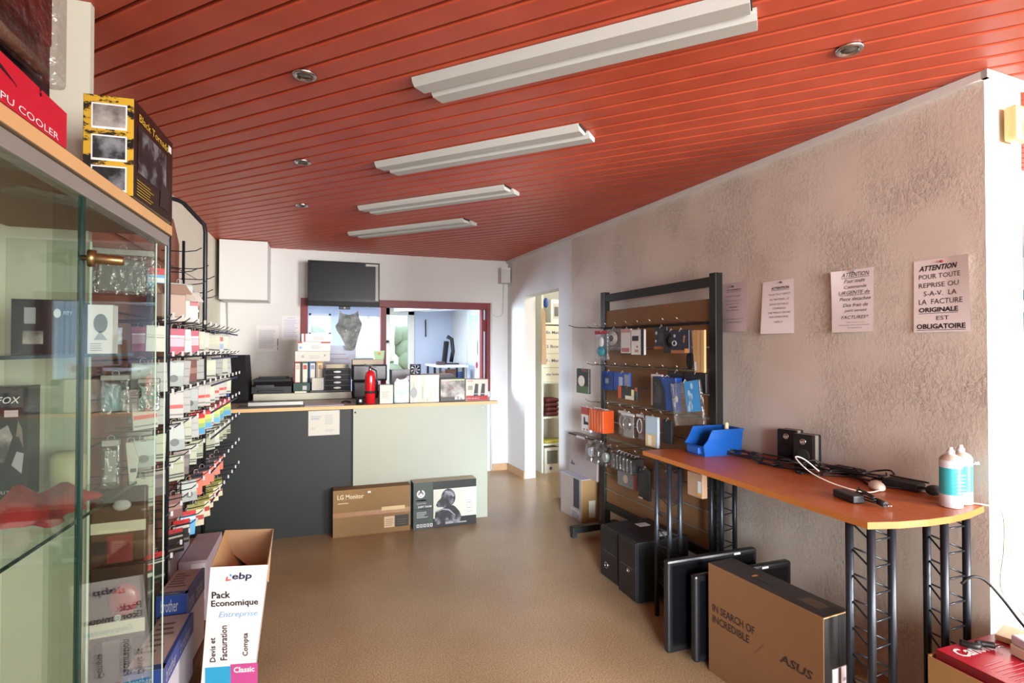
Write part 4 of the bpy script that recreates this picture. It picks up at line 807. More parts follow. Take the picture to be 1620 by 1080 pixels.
plain('grey_case', 0.64, 0.86, 5.25, Z0, 1.30, 0.2, mat('#a9aeb4', 0.5), 'grey case standing behind the aqua pack', None, None, 'case')
plain('flat_device', 0.98, 1.20, 5.05, Z0, 1.262, 0.2, mat('#232427', 0.4), 'black device with a white top behind the headset carton', {'+z': WHITE}, None, 'device')

# ---------------------------------------------------------------- on the back wall
tv = thing('wall_tv', 'black flat television mounted above the red window frame', 'television', (0.246, 6.25, 1.965))
B((-0.378, -0.05, 0.0), (0.372, 0.01, 0.49), mat('#0e0f10', 0.25, spec=0.3), 0.006).build('tv_case', tv)
m = MB(); m.rect(F_front(-0.378, -0.05, 0), 0.035, 0.085, 0.70, 0.465, mat('#161719', 0.3, spec=0.25, var=0.2, scale=3), 0.001); m.build('screen', tv)
B((-0.378, -0.054, 0.0), (0.372, -0.048, 0.055), mat('#0a0a0b', 0.4, spec=0.2), 0.002).build('speaker_bar', tv)
m = MB(); m.rect(F_front(-0.378, -0.05, 0), 0.60, 0.45, 0.735, 0.475, LGREY, 0.0015); m.rect(F_front(-0.378, -0.05, 0), 0.706, 0.07, 0.735, 0.45, mat('#9a9890', 0.25), 0.0014); m.build('painted_glint', tv)  # glints on the bezel, painted as flat pale strips
B((-0.10, 0.01, 0.12), (0.10, 0.18, 0.36), BLACK).build('wall_bracket', tv)
m = B((-0.06, -0.045, -0.03), (0.06, 0.0, 0.0), BLACK, 0.004); m.disc(F_front(-0.06, -0.045, -0.03), 0.06, 0.015, 0.01, LGREY); m.build('sensor_box', tv)
for i, (x, dx, ln) in enumerate(((0.03, -0.01, 0.36), (0.05, 0.0, 0.30), (0.40, -0.06, 0.55))):
    m = MB(); m.tube([(x, 6.27, 1.99), (x + 0.01, 6.30, 1.9), (x + 0.5 * dx + 0.008, 6.31, 1.98 - ln * 0.6), (x + dx, 6.31, 1.98 - ln)], 0.004, BLACK, 6); m.build('tv_cord', tv)
m = MB(); out = [(0.20, 1.935), (0.235, 1.90), (0.30, 1.885), (0.355, 1.90), (0.40, 1.935), (0.41, 1.86), (0.445, 1.79), (0.435, 1.73), (0.41, 1.66), (0.385, 1.56), (0.365, 1.50), (0.34, 1.482), (0.29, 1.482), (0.27, 1.50), (0.25, 1.57), (0.21, 1.65), (0.17, 1.71), (0.155, 1.76), (0.185, 1.80), (0.195, 1.87)]
m.prism([(x, 6.40, z) for x, z in out], (0, 0.012, 0), MOTTLE)
for x in (0.27, 0.375): m.disc(frame_from((x, 6.40, 1.71), (1, 0, 0), (0, 0, 1)), 0, 0, 0.012, LGREY, 0.002)
for v in m.bm.verts: v.co -= Vector((0.3, 6.40, 1.71))
m.build('grey_hide', loc=(0.3, 6.40, 1.71), label='mottled grey hide-shaped hanging below the television', cat='wall hanging')
bxw('wall_cabinet', -0.952, -0.512, 6.03, 6.43, 1.995, 2.592, mat('#d6d6d4', 0.55, var=0.02), None, 0.004, label='white box cabinet high on the back wall under the ceiling', cat='wall cabinet')
m = MB(); m.tube([(-0.93, 6.40, 2.0), (-0.925, 6.41, 1.75), (-0.935, 6.41, 1.4), (-0.93, 6.41, 1.2)], 0.005, LGREY, 6); m.build('cabinet_cable', label='thin grey cord running down from the white wall cabinet', cat='cord')
def sheet(name, x, z, w_, h, Y, lab, rows, head=None, mark=False, ink='#9aa3b5', paper=PAPER):
    m = B((0, -0.0015, 0), (w_, 0, h), paper); fr = F_front(0, -0.0015, 0)
    m.lines(fr, w_ * 0.12, h * 0.12, w_ * 0.88, h * 0.86, rows, mat(ink, 0.7, var=0), 0.25, 0.25)
    if head: m.text(fr, head, w_ * 0.3, h * 0.89, w_ * 0.7, h * 0.94, mat(ink, 0.7, var=0))
    if mark: m.rect(fr, w_ * 0.94, h * 0.2, w_ * 0.975, h * 0.5, DGREY); m.rect(fr, w_ * 0.94, h * 0.06, w_ * 0.975, h * 0.16, mat('#b0606a', 0.6))
    return m.build(name, loc=(x, Y, z), label=lab, cat='notice')
sheet('wall_notice', -0.652, 1.475, 0.222, 0.278, 6.428, 'white printed notice with a dark side mark on the back wall', 16, mark=True)
sheet('wall_notice', -0.40, 1.60, 0.185, 0.265, 6.428, 'white printed notice with blue lines beside the red window jamb', 12, 'notre', ink='#93a5d0')
sheet('white_poster', 0.02, 1.18, 0.36, 0.36, 6.462, 'faint poster with pencil marks behind the left window glass', 5, ink='#c3bcd0', paper=mat('#d4dcf0', 0.6))
t0 = thing('alarm_box', 'small white alarm box at the corner under the ceiling', 'alarm box', (2.13, 6.36, 2.31))
B((-0.05, -0.06, 0), (0.07, 0.068, 0.185), mat('#c9c8c3', 0.5), 0.006).build('housing', t0); B((-0.052, -0.062, 0.17), (0.072, 0.068, 0.19), WHITE, 0.004).build('lid', t0)
m = MB(); m.tube([(2.0, 6.425, 1.93), (2.05, 6.42, 1.90), (2.11, 6.42, 1.905), (2.14, 6.42, 1.95), (2.15, 6.42, 2.31)], 0.003, mat('#c4bfb8', 0.6), 6); m.build('alarm_cable', label='thin pale cord from the alarm box to the window frame', cat='cord')

# ---------------------------------------------------------------- workshop
t0 = thing('workbench', 'white-topped workbench with black legs in the workshop', 'bench', (1.8, 8.0, 0))
m = B((-0.22, -0.35, 1.235), (0.22, 0.7, 1.27), mat('#dfe3ea', 0.4)); m.build('bench_top', t0)
for x in (-0.18, 0.16):
    for y in (-0.3, 0.1, 0.65): B((x - 0.015, y - 0.015, 0), (x + 0.015, y + 0.015, 1.235), BLACK).build('leg', t0)
B((-0.2, -0.3, 1.02), (0.2, 0.65, 1.045), mat('#3c3e4c', 0.5)).build('lower_shelf', t0)
for i, (x, y, w_, h, c, lab) in enumerate(((1.66, 7.8, 0.1, 0.13, '#8c6a55', 'small brown box under the workbench top'), (1.80, 7.82, 0.14, 0.16, '#5c3b2c', 'dark brown box under the workbench top'), (1.94, 7.8, 0.1, 0.12, '#2f5090', 'blue box under the workbench top'))):
    bxw('storage_box', x - w_ / 2, x + w_ / 2, y - 0.06, y + 0.06, 1.0455, 1.0455 + h, mat(c, 0.6), label=lab, cat='box')
t0 = thing('computer_stand', 'black computer with a tilted screen on the workbench', 'computer', (1.80, 8.05, 1.2703))
m = MB(); m.prism([(-0.10, -0.06, 0.0), (-0.07, -0.06, 0.02), (-0.02, 0.0, 0.34), (-0.05, 0.0, 0.35)], (0.06, 0.05, 0), MATT); m.build('screen', t0)
m = MB(); m.tube([(0.06, 0.0, 0.034), (0.09, 0, 0.2), (0.07, 0, 0.38), (0.0, 0, 0.42)], 0.03, BLACK, 8); m.build('arm', t0)
B((-0.12, -0.1, 0), (0.16, 0.1, 0.02), BLACK, 0.004).build('base_plate', t0)
m = B((-0.06, -0.05, 0), (0.06, 0.05, 0.05), mat('#4a3a3e', 0.5), 0.006); m.build('bench_device', loc=(1.64, 7.78, 1.27), label='small dark device at the near end of the workbench', cat='device')
m = MB(); m.tube([(0, 0, 0), (0.004, 0, -0.28)], 0.010, MATT, 8); m.build('hanging_rod', loc=(1.62, 8.86, 1.98), label='short black rod hanging on the workshop wall', cat='rod')
# store room shelf seen through the doorway
t0 = thing('store_shelf', 'white store-room shelf unit seen through the narrow doorway', 'shelf unit', (2.80, 6.25, 0))
for x in (-0.26, 0.30): B((x - 0.012, -0.15, 0), (x + 0.012, 0.25, 2.2), mat('#dcdccb', 0.6)).build('side_panel', t0)
for z in (0.33, 0.655, 1.08, 1.80): B((-0.248, -0.15, z), (0.288, 0.25, z + 0.022), mat('#d4dcc8', 0.6)).build('shelf_board', t0)
for i in range(4):
    z = 1.103 + 0.172 * i
    def fin(b, w_, d_, h, i=i):
        fr = F_front(-w_, -d_, 0); b.text(fr, ('ebp boxe', 'f - Mac', '2 Box', 'En Mat')[i], w_ * 0.15, h * 0.4, w_ * 0.8, h * 0.62, mat('#5d6875', 0.6), bold=0.02); b.rect(fr, w_ * 1.1, h * 0.45, w_ * 1.5, h * 0.6, mat('#5d6875', 0.6))
    plain('archive_box', 2.56, 3.07, 6.12, z, z + 0.168, 0.3, mat('#dcdac4', 0.6), 'cream archive box on the store shelf, %s of the four in the pile' % ('lowest', 'second from below', 'third from below', 'topmost')[i], None, fin)
plain('white_appliance', 2.66, 3.05, 6.12, 1.8225, 2.11, 0.3, mat('#d9d9d4', 0.4), 'white appliance with a dark window on top of the store shelf', None, lambda b, w_, d_, h: (b.rect(F_front(-w_, -d_, 0), 0.03, 0.05, 0.14, h - 0.05, LGREY), b.rect(F_front(-w_, -d_, 0), 0.045, 0.08, 0.10, h - 0.09, mat('#5a5f58', 0.3), 0.0016)), 'appliance')
for i in range(4):
    m = B((-0.09, -0.1, 0), (0.09, 0.1, 0.055), mat('#5c2226', 0.7), 0.024); m.build('red_cushion', loc=(2.68, 6.22, 0.6775 + 0.0552 * i), rz=0.1 * (i % 2), label='dark red cushion in the store shelf pile, %s of four' % ('lowest', 'second', 'third', 'topmost')[i], cat='cushion')
m = B((-0.14, -0.1, 0), (0.14, 0.1, 0.03), mat('#b7b04c', 0.6), 0.008); m.build('yellow_folder', loc=(2.72, 6.22, 0.3525), label='yellow-green folder on the low board of the store shelf', cat='folder')
plain('floor_appliance', 2.56, 2.76, 6.08, 0, 0.30, 0.2, mat('#d6d3c4', 0.5), 'cream appliance with a grey window on the store-room floor', None, lambda b, w_, d_, h: (b.rect(F_front(-w_, -d_, 0), 0.03, 0.11, 0.17, 0.27, mat('#6b7268', 0.3)), b.disc(F_front(-w_, -d_, 0), 0.08, 0.055, 0.02, mat('#5a5f8c', 0.4))), 'appliance')
m = MB(); m.prism([(-0.03, 0, 0), (0.03, 0, 0), (0.015, 0, 0.62), (-0.02, 0, 0.66)], (0, 0.02, 0), mat('#c9a57d', 0.7)); m.blob((0.02, -0.01, 0.72), (0.03, 0.02, 0.06), mat('#2b4f9c', 0.5)); m.build('hanging_brush', loc=(2.46, 5.86, 1.32), rz=-0.2, label='tan brush with a blue top hanging inside the store doorway', cat='brush')

# ---------------------------------------------------------------- board rack on the plaster wall
RK = Vector((wallx(3.34) - 0.135, 3.34, 0))
bd = thing('board_rack', 'tall dark steel rack with brown boards standing against the rough plaster wall', 'display rack', tuple(RK), WRZ)
TH = mat('#2b2d2a', 0.4, 0.4)
for y, nm in ((0.625, 'post'), (-0.625, 'post')):
    m = B((-0.02, y - 0.028, 0.05), (0.035, y + 0.028, 1.965), TH, 0.003); m.build(nm, bd)
    m = B((-0.31, y - 0.03, 0.035), (0.12, y + 0.03, 0.085), TH, 0.003); m.box((-0.31, y - 0.02, 0), (-0.27, y + 0.02, 0.035), MATT); m.box((0.06, y - 0.02, 0), (0.1, y + 0.02, 0.035), MATT); m.build('foot', bd)
B((-0.012, -0.60, 1.885), (0.028, 0.60, 1.945), TH, 0.003).build('top_rail', bd)
B((-0.012, -0.60, 0.20), (0.028, 0.60, 0.26), TH, 0.003).build('bottom_rail', bd)
HB = mat('#7d5836', 0.65, var=0.10, scale=5)
for z0, z1 in ((1.665, 1.815), (1.515, 1.66), (1.372, 1.51), (1.22, 1.365), (1.075, 1.215), (0.92, 1.07), (0.78, 0.915), (0.64, 0.775), (0.50, 0.635), (0.37, 0.495), (0.26, 0.365)):
    B((0.0, -0.598, z0), (0.016, 0.598, z1 - 0.004), HB, 0.001).build('back_board', bd)
GM = mat('#8b8578', 0.4, 0.5)
for z, mm in ((1.663, MATT), (1.368, GM), (1.073, GM), (0.777, GM), (0.498, GM), (0.367, GM)):
    t_ = 0.008 if z > 0.5 else 0.0045
    B((-0.012, -0.597, z - t_), (0.0, 0.597, z + t_), mm, 0.001).build('hook_bar', bd)
hk = MB(); hk.tube([(0, 0, 0), (-0.16, 0, 0.002), (-0.20, 0, 0.014), (-0.215, 0, 0.03)], 0.003, CHROME, 6)
h0 = None
for z, n in ((1.668, 9), (1.373, 9), (1.078, 8), (0.782, 6)):
    for k in range(n):
        y = -0.54 + 1.08 * k / (n - 1)
        if h0 is None: h0 = hk.build('hook', bd, (-0.012, y, z))
        else:
            c = h0.copy(); COL.objects.link(c); c.parent = bd; c.location = (-0.012, y, z)
m = MB(); m.tube([(0, 0, 0), (-0.28, 0.01, 0.004), (-0.34, 0.01, 0.02)], 0.003, MATT, 6); m.build('hook', bd, (-0.012, 0.58, 1.668))

def face_rack(x, Y): return WRZ
def hung(nm, Y0, Y1, z0, z1, m, lab, cat='package', th=0.02, X=2.08, fin=None, rz=0.0, clear=False, tilt=0.0):
    """flat pack facing the aisle; its own frame: u along +u = towards the viewer's right"""
    w_, h = abs(Y1 - Y0) / 2, z1 - z0; b = MB()
    b.box((-th / 2, -w_, -h), (th / 2, w_, 0), m, min(0.004, th * 0.3))
    b.tube([(-th / 2 - 0.004, 0, -0.01), (0, 0, 0.012), (th / 2 + 0.004, 0, -0.01)], 0.002, LGREY, 5)
    if fin: fin(b, F_west(-th / 2, w_, -h), 2 * w_, h)
    o = b.build(nm, loc=(X, (Y0 + Y1) / 2, z1), rz=WRZ + rz, label=lab, cat=cat); o.rotation_euler.x = tilt; return o
def c_loop(b, fr, W, h, col, r=0.3, n=3):
    for i in range(n):
        pts = [b.at(fr, W * 0.5 + W * (r - 0.05 * i) * math.cos(a * PI / 10), h * 0.55 + h * (r - 0.05 * i) * 0.9 * math.sin(a * PI / 10), 0.005 + 0.003 * i) for a in range(20)]
        b.tube(pts, 0.0035, col, 6, True)
BAGW = mat('#b7b2aa', 0.25)
def f1(b, fr, W, h): c_loop(b, fr, W, h, BAGW, 0.34, 4)
hung('cable_bag', 3.52, 3.72, 1.49, 1.655, CLEAR, 'clear bag with a coiled white cable on the top hooks of the board rack', fin=f1, X=2.09)
def f1(b, fr, W, h):
    b.rect(fr, 0, h * 0.88, W, h, RED); b.blob(b.at(fr, W * 0.5, h * 0.3, 0.0), (0.02, 0.05, 0.04), mat('#2f7f8c', 0.3)); b.blob(b.at(fr, W * 0.5, h * 0.62, 0.0), (0.015, 0.035, 0.04), LGREY)
hung('gadget_bag', 3.60, 3.78, 1.415, 1.64, CLEAR, 'clear bag with a teal gadget and red header at far end of board rack', fin=f1, X=2.03)
def f1(b, fr, W, h): b.rect(fr, 0, h * 0.85, W, h, mat('#b88c86', 0.6)); b.rect(fr, W * 0.1, h * 0.3, W * 0.9, h * 0.8, mat('#c9c6c2', 0.3), 0.001); b.rect(fr, W * 0.1, h * 0.05, W * 0.9, h * 0.22, mat('#a46d6a', 0.6))
hung('adapter_card', 3.36, 3.48, 1.47, 1.645, mat('#cfc8c4', 0.5), 'white adapter card pack with dusty red bands on the top hooks', fin=f1)
def f1(b, fr, W, h): b.rect(fr, W * 0.1, h * 0.55, W * 0.6, h * 0.75, BLACK); b.disc(fr, W * 0.5, h * 0.32, 0.008, mat('#7d4840', 0.5)); b.rect(fr, W * 0.3, h * 0.1, W * 0.6, h * 0.2, mat('#b98a86', 0.6)); b.rect(fr, W * 0.78, 0, W, h, BLACK)
hung('charger_card', 3.19, 3.34, 1.46, 1.635, mat('#d6d1cb', 0.5), 'white and black charger card beside the adapter card on the top hooks', fin=f1)
BRN = mat('#9a5d3c', 0.6)
def f1(b, fr, W, h): b.rect(fr, 0, 0, W, h * 0.12, BRN); b.disc(fr, W * 0.2, h * 0.72, 0.012, LGREY); b.disc(fr, W * 0.16, h * 0.36, 0.009, LGREY); b.disc(fr, W * 0.6, h * 0.5, 0.03, mat('#30343e', 0.3))
hung('headphone_card', 2.93, 3.06, 1.50, 1.645, mat('#1b1e26', 0.4), 'black headphone card with a brown foot, farthest of three on the top hooks', fin=f1)
hung('cable_card', 2.80, 2.93, 1.475, 1.615, mat('#141518', 0.4), 'plain black card, middle of three on the top hooks', fin=lambda b, fr, W, h: c_loop(b, fr, W, h, MATT, 0.3, 2), X=2.06)
def f1(b, fr, W, h): b.rect(fr, 0, 0, W, h * 0.13, BRN); b.rect(fr, W * 0.78, h * 0.02, W, h * 0.2, mat('#e0a050', 0.5), 0.0014); b.poly(fr, [(W * 0.70, h * 0.45), (W * 0.76, h * 0.45), (W * 0.82, h * 0.75), (W * 0.72, h * 0.75)], mat('#b97d4c', 0.5)); c_loop(b, (b.at(fr, -W * 0.27, -h * 0.12, 0), fr[1], fr[2], fr[3]), W, h, LGREY, 0.11, 1); b.disc(fr, W * 0.22, h * 0.75, 0.01, LGREY)
hung('camera_card', 2.66, 2.82, 1.475, 1.615, mat('#1a1f33', 0.4), 'navy card with two rings and an orange label, nearest of three on the top hooks', fin=f1, X=2.04)
m = MB(); m.blob((0, 0, -0.05), (0.012, 0.035, 0.055), MATT); m.tube([(0, 0, 0), (0, 0, 0.05)], 0.003, BLACK, 6); m.build('black_pouch', loc=(2.12, 2.76, 1.48), rz=WRZ, label='small black pouch hanging under the navy card', cat='pouch')
for i, (y, tl) in enumerate(((2.655, 0.10), (2.615, 0.03), (2.575, 0.0))):
    m = B((-0.008, -0.015, -0.245), (0.008, 0.015, 0), mat('#c9a06a', 0.5), 0.002)
    if i == 0: m.rect(F_west(-0.008, 0.015, -0.245), 0.004, 0.01, 0.022, 0.06, WHITE)
    o = m.build('wooden_strip', loc=(2.07, y, 1.61), rz=WRZ, label=('long wooden strip with a white tag beside the near post of the board rack', 'plain wooden strip, middle of the three at the near post', 'plain wooden strip closest to the near post of the board rack')[i], cat='strip'); o.rotation_euler.x = -tl
def f1(b, fr, W, h): b.disc(fr, W * 0.45, h * 0.5, W * 0.28, mat('#d9d2c6', 0.3), 0.004, ry=h * 0.22); b.rect(fr, 0, 0, W, h * 0.3, mat('#56664a', 0.5, var=0.5, scale=80)); b.rect(fr, W * 0.5, h * 0.88, W * 0.95, h * 0.96, mat('#7d4a3c', 0.5))
hung('mouse_pack', 3.79, 3.98, 1.15, 1.345, mat('#30302c', 0.4), 'dark pack with a white oval mouse at the far edge of the board rack', fin=f1, X=1.97)
def f1(b, fr, W, h): b.rect(fr, W * 0.15, h * 0.25, W * 0.85, h * 0.75, mat('#2a3a5c', 0.3)); b.rect(fr, W * 0.3, h * 0.35, W * 0.6, h * 0.62, mat('#7f8fae', 0.4), 0.0014)
hung('memory_card', 3.60, 3.76, 1.19, 1.33, mat('#1d3f86', 0.4), 'blue memory card pack behind the dark mouse pack', fin=f1)
def f1(b, fr, W, h): b.rect(fr, W * 0.35, h * 0.2, W * 0.6, h * 0.75, mat('#9aa7bf', 0.4)); b.rect(fr, W * 0.7, h * 0.1, W, h * 0.9, mat('#7f8690', 0.3))
hung('network_card', 3.38, 3.58, 1.195, 1.33, mat('#234a95', 0.4), 'blue card pack with a pale adapter on the second hook row', fin=f1)
def f1(b, fr, W, h): b.rect(fr, 0, 0, W * 0.18, h, mat('#c2502c', 0.5)); b.rect(fr, W * 0.9, h * 0.7, W, h, mat('#c2502c', 0.5)); b.rect(fr, W * 0.72, h * 0.3, W * 0.86, h * 0.8, mat('#d6cf95', 0.5)); b.rect(fr, W * 0.4, 0, W * 0.86, h * 0.28, mat('#c9c6b4', 0.5), 0.0014)
hung('battery_pack', 3.25, 3.48, 1.145, 1.235, mat('#24221f', 0.4), 'black and orange battery pack under the blue card packs', fin=f1, X=2.06)
def f1(b, fr, W, h): b.poly(fr, [(W * x, h * y) for x, y in ((0.2, 0.45), (0.4, 0.55), (0.7, 0.5), (0.85, 0.4), (0.6, 0.25), (0.3, 0.3))], MATT); b.rect(fr, W * 0.6, 0, W, h * 0.2, mat('#8fb0a4', 0.5)); b.disc(fr, W * 0.4, h * 0.8, 0.008, mat('#b5525c', 0.5)); b.disc(fr, W * 0.35, h * 0.15, 0.008, mat('#6a4a44', 0.5))
hung('webcam_card', 2.99, 3.10, 1.13, 1.335, mat('#cfc5bf', 0.5), 'white card pack with a black gadget beside the blue headset box', fin=f1)
def f1(b, fr, W, h):
    b.poly(fr, [(0, 0), (W * 0.6, 0.0), (W * 0.55, h * 0.6), (W * 0.35, h * 0.95), (0, h)], mat('#15171d', 0.35)); b.disc(fr, W * 0.28, h * 0.45, 0.035, mat('#2d2f38', 0.25), 0.0016, ry=0.06); b.disc(fr, W * 0.12, h * 0.78, 0.01, mat('#8a9a44', 0.4)); b.lines(fr, W * 0.05, h * 0.2, W * 0.2, h * 0.5, 4, mat('#9a5a4a', 0.5))
hung('headset_box', 2.785, 3.005, 1.12, 1.325, mat('#173f86', 0.3), 'blue and black headset box hanging on the second hook row', fin=f1, X=2.05, th=0.05)
def f1(b, fr, W, h):
    b.rect(fr, W * 0.5, h * 0.3, W * 0.98, h * 0.99, mat('#3f93cf', 0.3)); 
    for i in range(9): b.disc(fr, W * (0.55 + 0.2 * random.random()), h * (0.35 + 0.55 * random.random()), 0.012, mat('#a9cfe4', 0.3), 0.002, 7, 0.02)
    b.disc(fr, W * 0.18, h * 0.62, 0.014, LGREY, ry=0.02)
hung('adapter_bag', 2.55, 2.80, 1.055, 1.31, CLEAR, 'clear bag with a light blue card hanging by the near post', fin=f1, X=2.02, tilt=-0.16)
hung('black_card', 2.60, 2.78, 1.24, 1.36, mat('#101013', 0.4), 'plain black card behind the bag with the light blue card', X=2.11)
hung('dark_case', 2.80, 2.96, 1.30, 1.36, mat('#15161a', 0.4), 'small dark case above the blue headset box', X=2.11)
def f1(b, fr, W, h): b.rect(fr, 0, h * 0.7, W, h, mat('#9c3a34', 0.5)); b.poly(fr, [(W * 0.3, h * 0.28), (W * 0.85, h * 0.3), (W * 0.8, h * 0.4), (W * 0.5, h * 0.42), (W * 0.45, h * 0.6), (W * 0.3, h * 0.6)], BLACK); b.rect(fr, W * 0.25, h * 0.05, W * 0.45, h * 0.12, BRN); b.rect(fr, W * 0.6, h * 0.05, W * 0.8, h * 0.12, BRN)
hung('red_white_card', 3.88, 4.02, 0.835, 1.03, mat('#c9c0c0', 0.5), 'white card pack with a red top at the far edge of the third row', fin=f1, X=2.03)
for k in range(5):
    Y = 3.85 - 0.045 * k
    m = B((-0.05, -0.018, -0.17), (0.05, 0.018, 0), mat('#bd4719', 0.35, var=0.15, scale=30), 0.004); m.rect(F_west(-0.05, 0.018, -0.17), 0.004, 0.01, 0.012, 0.16, mat('#e58a4c', 0.4)); m.rect(F_west(-0.05, 0.018, -0.17), 0.03, 0.01, 0.033, 0.16, mat('#8c3212', 0.5))
    m.tube([(-0.03, 0, -0.008), (0, 0, 0.01), (0.03, 0, -0.008)], 0.002, LGREY, 5)
    m.build('orange_pack', loc=(2.06, Y, 1.03), rz=WRZ, label='thin orange pack in the row of five on the third hook row', cat='package', group='orange packs on the board rack')
for i, (y0, y1, X_, lab) in enumerate(((3.40, 3.53, 2.09, 'clear bag with a grey cable, farthest of three in the middle of the third row'), (3.27, 3.42, 2.05, 'clear bag with a bright loop of cable, middle of three on the third row'), (3.20, 3.29, 2.09, 'clear bag with a pinkish backing, nearest of three on the third row'))):
    def f1(b, fr, W, h, i=i):
        b.rect(fr, W * 0.08, h * 0.04, W * 0.92, h * 0.85, mat(('#8d7f76', '#9d938f', '#a58478')[i], 0.3), -0.012); c_loop(b, fr, W, h, CHROME if i == 1 else LGREY, 0.3, 2 if i == 1 else 1); b.rect(fr, 0, h * 0.9, W, h, LGREY)
    hung('cable_bag', y0, y1, 0.875, 1.05, CLEAR, lab, fin=f1, X=X_, th=0.025)
def f1(b, fr, W, h): b.rect(fr, W * 0.15, h * 0.45, W * 0.85, h * 0.95, mat('#9fb2bf', 0.3)); b.rect(fr, W * 0.1, h * 0.03, W * 0.9, h * 0.42, mat('#c9ac82', 0.2), 0.006); b.rect(fr, W * 0.3, h * 0.06, W * 0.6, h * 0.38, mat('#dfd2ba', 0.2), 0.008)
hung('gold_pack', 2.99, 3.12, 0.86, 1.06, mat('#a9b3b8', 0.25), 'pale blue pack with a golden window at the middle of the third row', fin=f1, X=2.05)
hung('black_pack', 2.90, 2.99, 0.90, 1.05, MATT, 'plain black pack behind the pack with the golden window', X=2.09)
for i in range(3):
    m = MB(); y = 3.84 - 0.115 * i; m.box((-0.055, -0.045, -0.13), (0.055, 0.045, 0), CLEAR, 0.006); m.lathe([(0.034, -0.02), (0.034, 0.02)], (-0.02, 0, -0.06), (mat('#b7bcc2', 0.3), mat('#5a564d', 0.4), mat('#8d8f86', 0.4))[i], 18, (1, 0, 0.05)); m.prism([(-0.05, -0.045, 0), (0.04, -0.045, 0), (0.05, 0.045, 0), (-0.03, 0.045, 0)], (0, 0, 0.02), CLEAR)
    m.tube([(0, -0.02, 0.02), (0.02, 0, 0.032), (0, 0.02, 0.02)], 0.002, LGREY, 5)
    m.build('spindle_pack', loc=(2.04, y, 0.752), rz=WRZ, label=('clear blister with a silver disc, farthest of three on the lowest hooks', 'clear blister with a dark disc, middle of three on the lowest hooks', 'clear blister with a grey disc, nearest of three on the lowest hooks')[i], cat='package')
for i in range(6):
    m = B((-0.06, -0.018, -0.115), (0.06, 0.018, 0), CLEAR, 0.003); m.box((-0.05, -0.012, -0.105), (0.05, 0.012, -0.012), mat('#3d3a38', 0.3), 0.002); m.tube([(-0.02, 0, -0.002), (0, 0, 0.012), (0.02, 0, -0.002)], 0.002, LGREY, 5)
    m.build('clear_case', loc=(2.05, 3.475 - 0.046 * i, 0.755), rz=WRZ, label='upright clear plastic case in the row of six under the bags', cat='case', group='clear cases on the lowest hooks')
def f1(b, fr, W, h): b.rect(fr, W * 0.85, 0, W, h, mat('#a03c34', 0.5)); b.disc(fr, W * 0.45, h * 0.5, 0.03, mat('#b99a86', 0.5), 0.003)
hung('round_pack', 3.32, 3.56, 0.50, 0.62, mat('#6f6f70', 0.4), 'grey pack with a beige round and a red end below the clear blisters', fin=f1, X=2.10)
hung('dark_sleeve', 3.10, 3.22, 0.49, 0.70, mat('#1c1a1a', 0.25), 'dark glossy sleeve hanging low beside the table leg', fin=lambda b, fr, W, h: b.rect(fr, 0, 0, W * 0.4, h * 0.05, WHITE), X=2.06)
hung('brown_case', 2.82, 3.06, 0.54, 0.73, mat('#4b2f2a', 0.4), 'dark brown case hanging low behind the table legs', X=2.08)
def f1(b, fr, W, h): b.rect(fr, W * 0.72, h * 0.2, W * 0.95, h * 0.7, WHITE); b.rect(fr, W * 0.72, h * 0.1, W * 0.95, h * 0.22, mat('#d9a23c', 0.5))
hung('beige_box', 2.585, 2.71, 0.64, 0.78, mat('#b58f72', 0.5), 'small beige box hanging behind the far table leg', fin=f1, X=2.08, th=0.04)

# ---------------------------------------------------------------- floor along the plaster wall
def fin(b, w_, d_, h):
    fr = F_west(-w_, d_, 0); W = 2 * d_; b.rect(fr, W * 0.63, h * 0.30, W * 0.90, h * 0.98, mat('#3d4048', 0.5)); b.rect(fr, W * 0.5, 0.006, W * 0.95, h * 0.26, mat('#b3aeb2', 0.6)); b.lines(fr, W * 0.53, h * 0.03, W * 0.9, h * 0.22, 4, DGREY)
    f2 = F_front(-w_, -d_, 0); b.rect(f2, w_ * 0.9, h * 0.1, w_ * 1.7, h * 0.5, mat('#cfc9b2', 0.6))
    b.prism([(-w_ - 0.01, -d_ - 0.01, h), (w_, -d_ - 0.01, h), (w_, d_, h), (-w_ - 0.01, d_, h)], (0, 0, 0.004), mat('#b9bcc8', 0.6))
bxw('grey_carton', 2.115, 2.275, 4.235, 4.625, 0, 0.37, mat('#a5988e', 0.7), {'-y': mat('#8d6c42', 0.8)}, 0.002, 0.05, fin, label='grey-brown carton with a dark stripe standing on the floor beside the board rack', cat='box')
def fin(b, w_, d_, h):
    fr = F_west(-w_, d_, 0); W = 2 * d_; b.rect(fr, 0, h * 0.965, W, h, BLACK); b.rect(fr, W * 0.3, h * 0.93, W * 0.6, h * 0.99, WHITE, 0.0016); b.poly(fr, [(W * 0.08, h * 0.2), (W * 0.14, h * 0.33), (W * 0.17, h * 0.24), (W * 0.22, h * 0.26), (W * 0.24, h * 0.19)], DGREY); b.rect(fr, W * 0.75, h * 0.84, W * 0.9, h * 0.87, GREY)
bxw('flat_carton', 2.20, 2.285, 4.12, 4.62, 0.3745, 0.725, mat('#9b8e8a', 0.7), None, 0.002, WRZ, fin, label='flat grey-brown carton standing on top of the grey carton by the wall', cat='box')
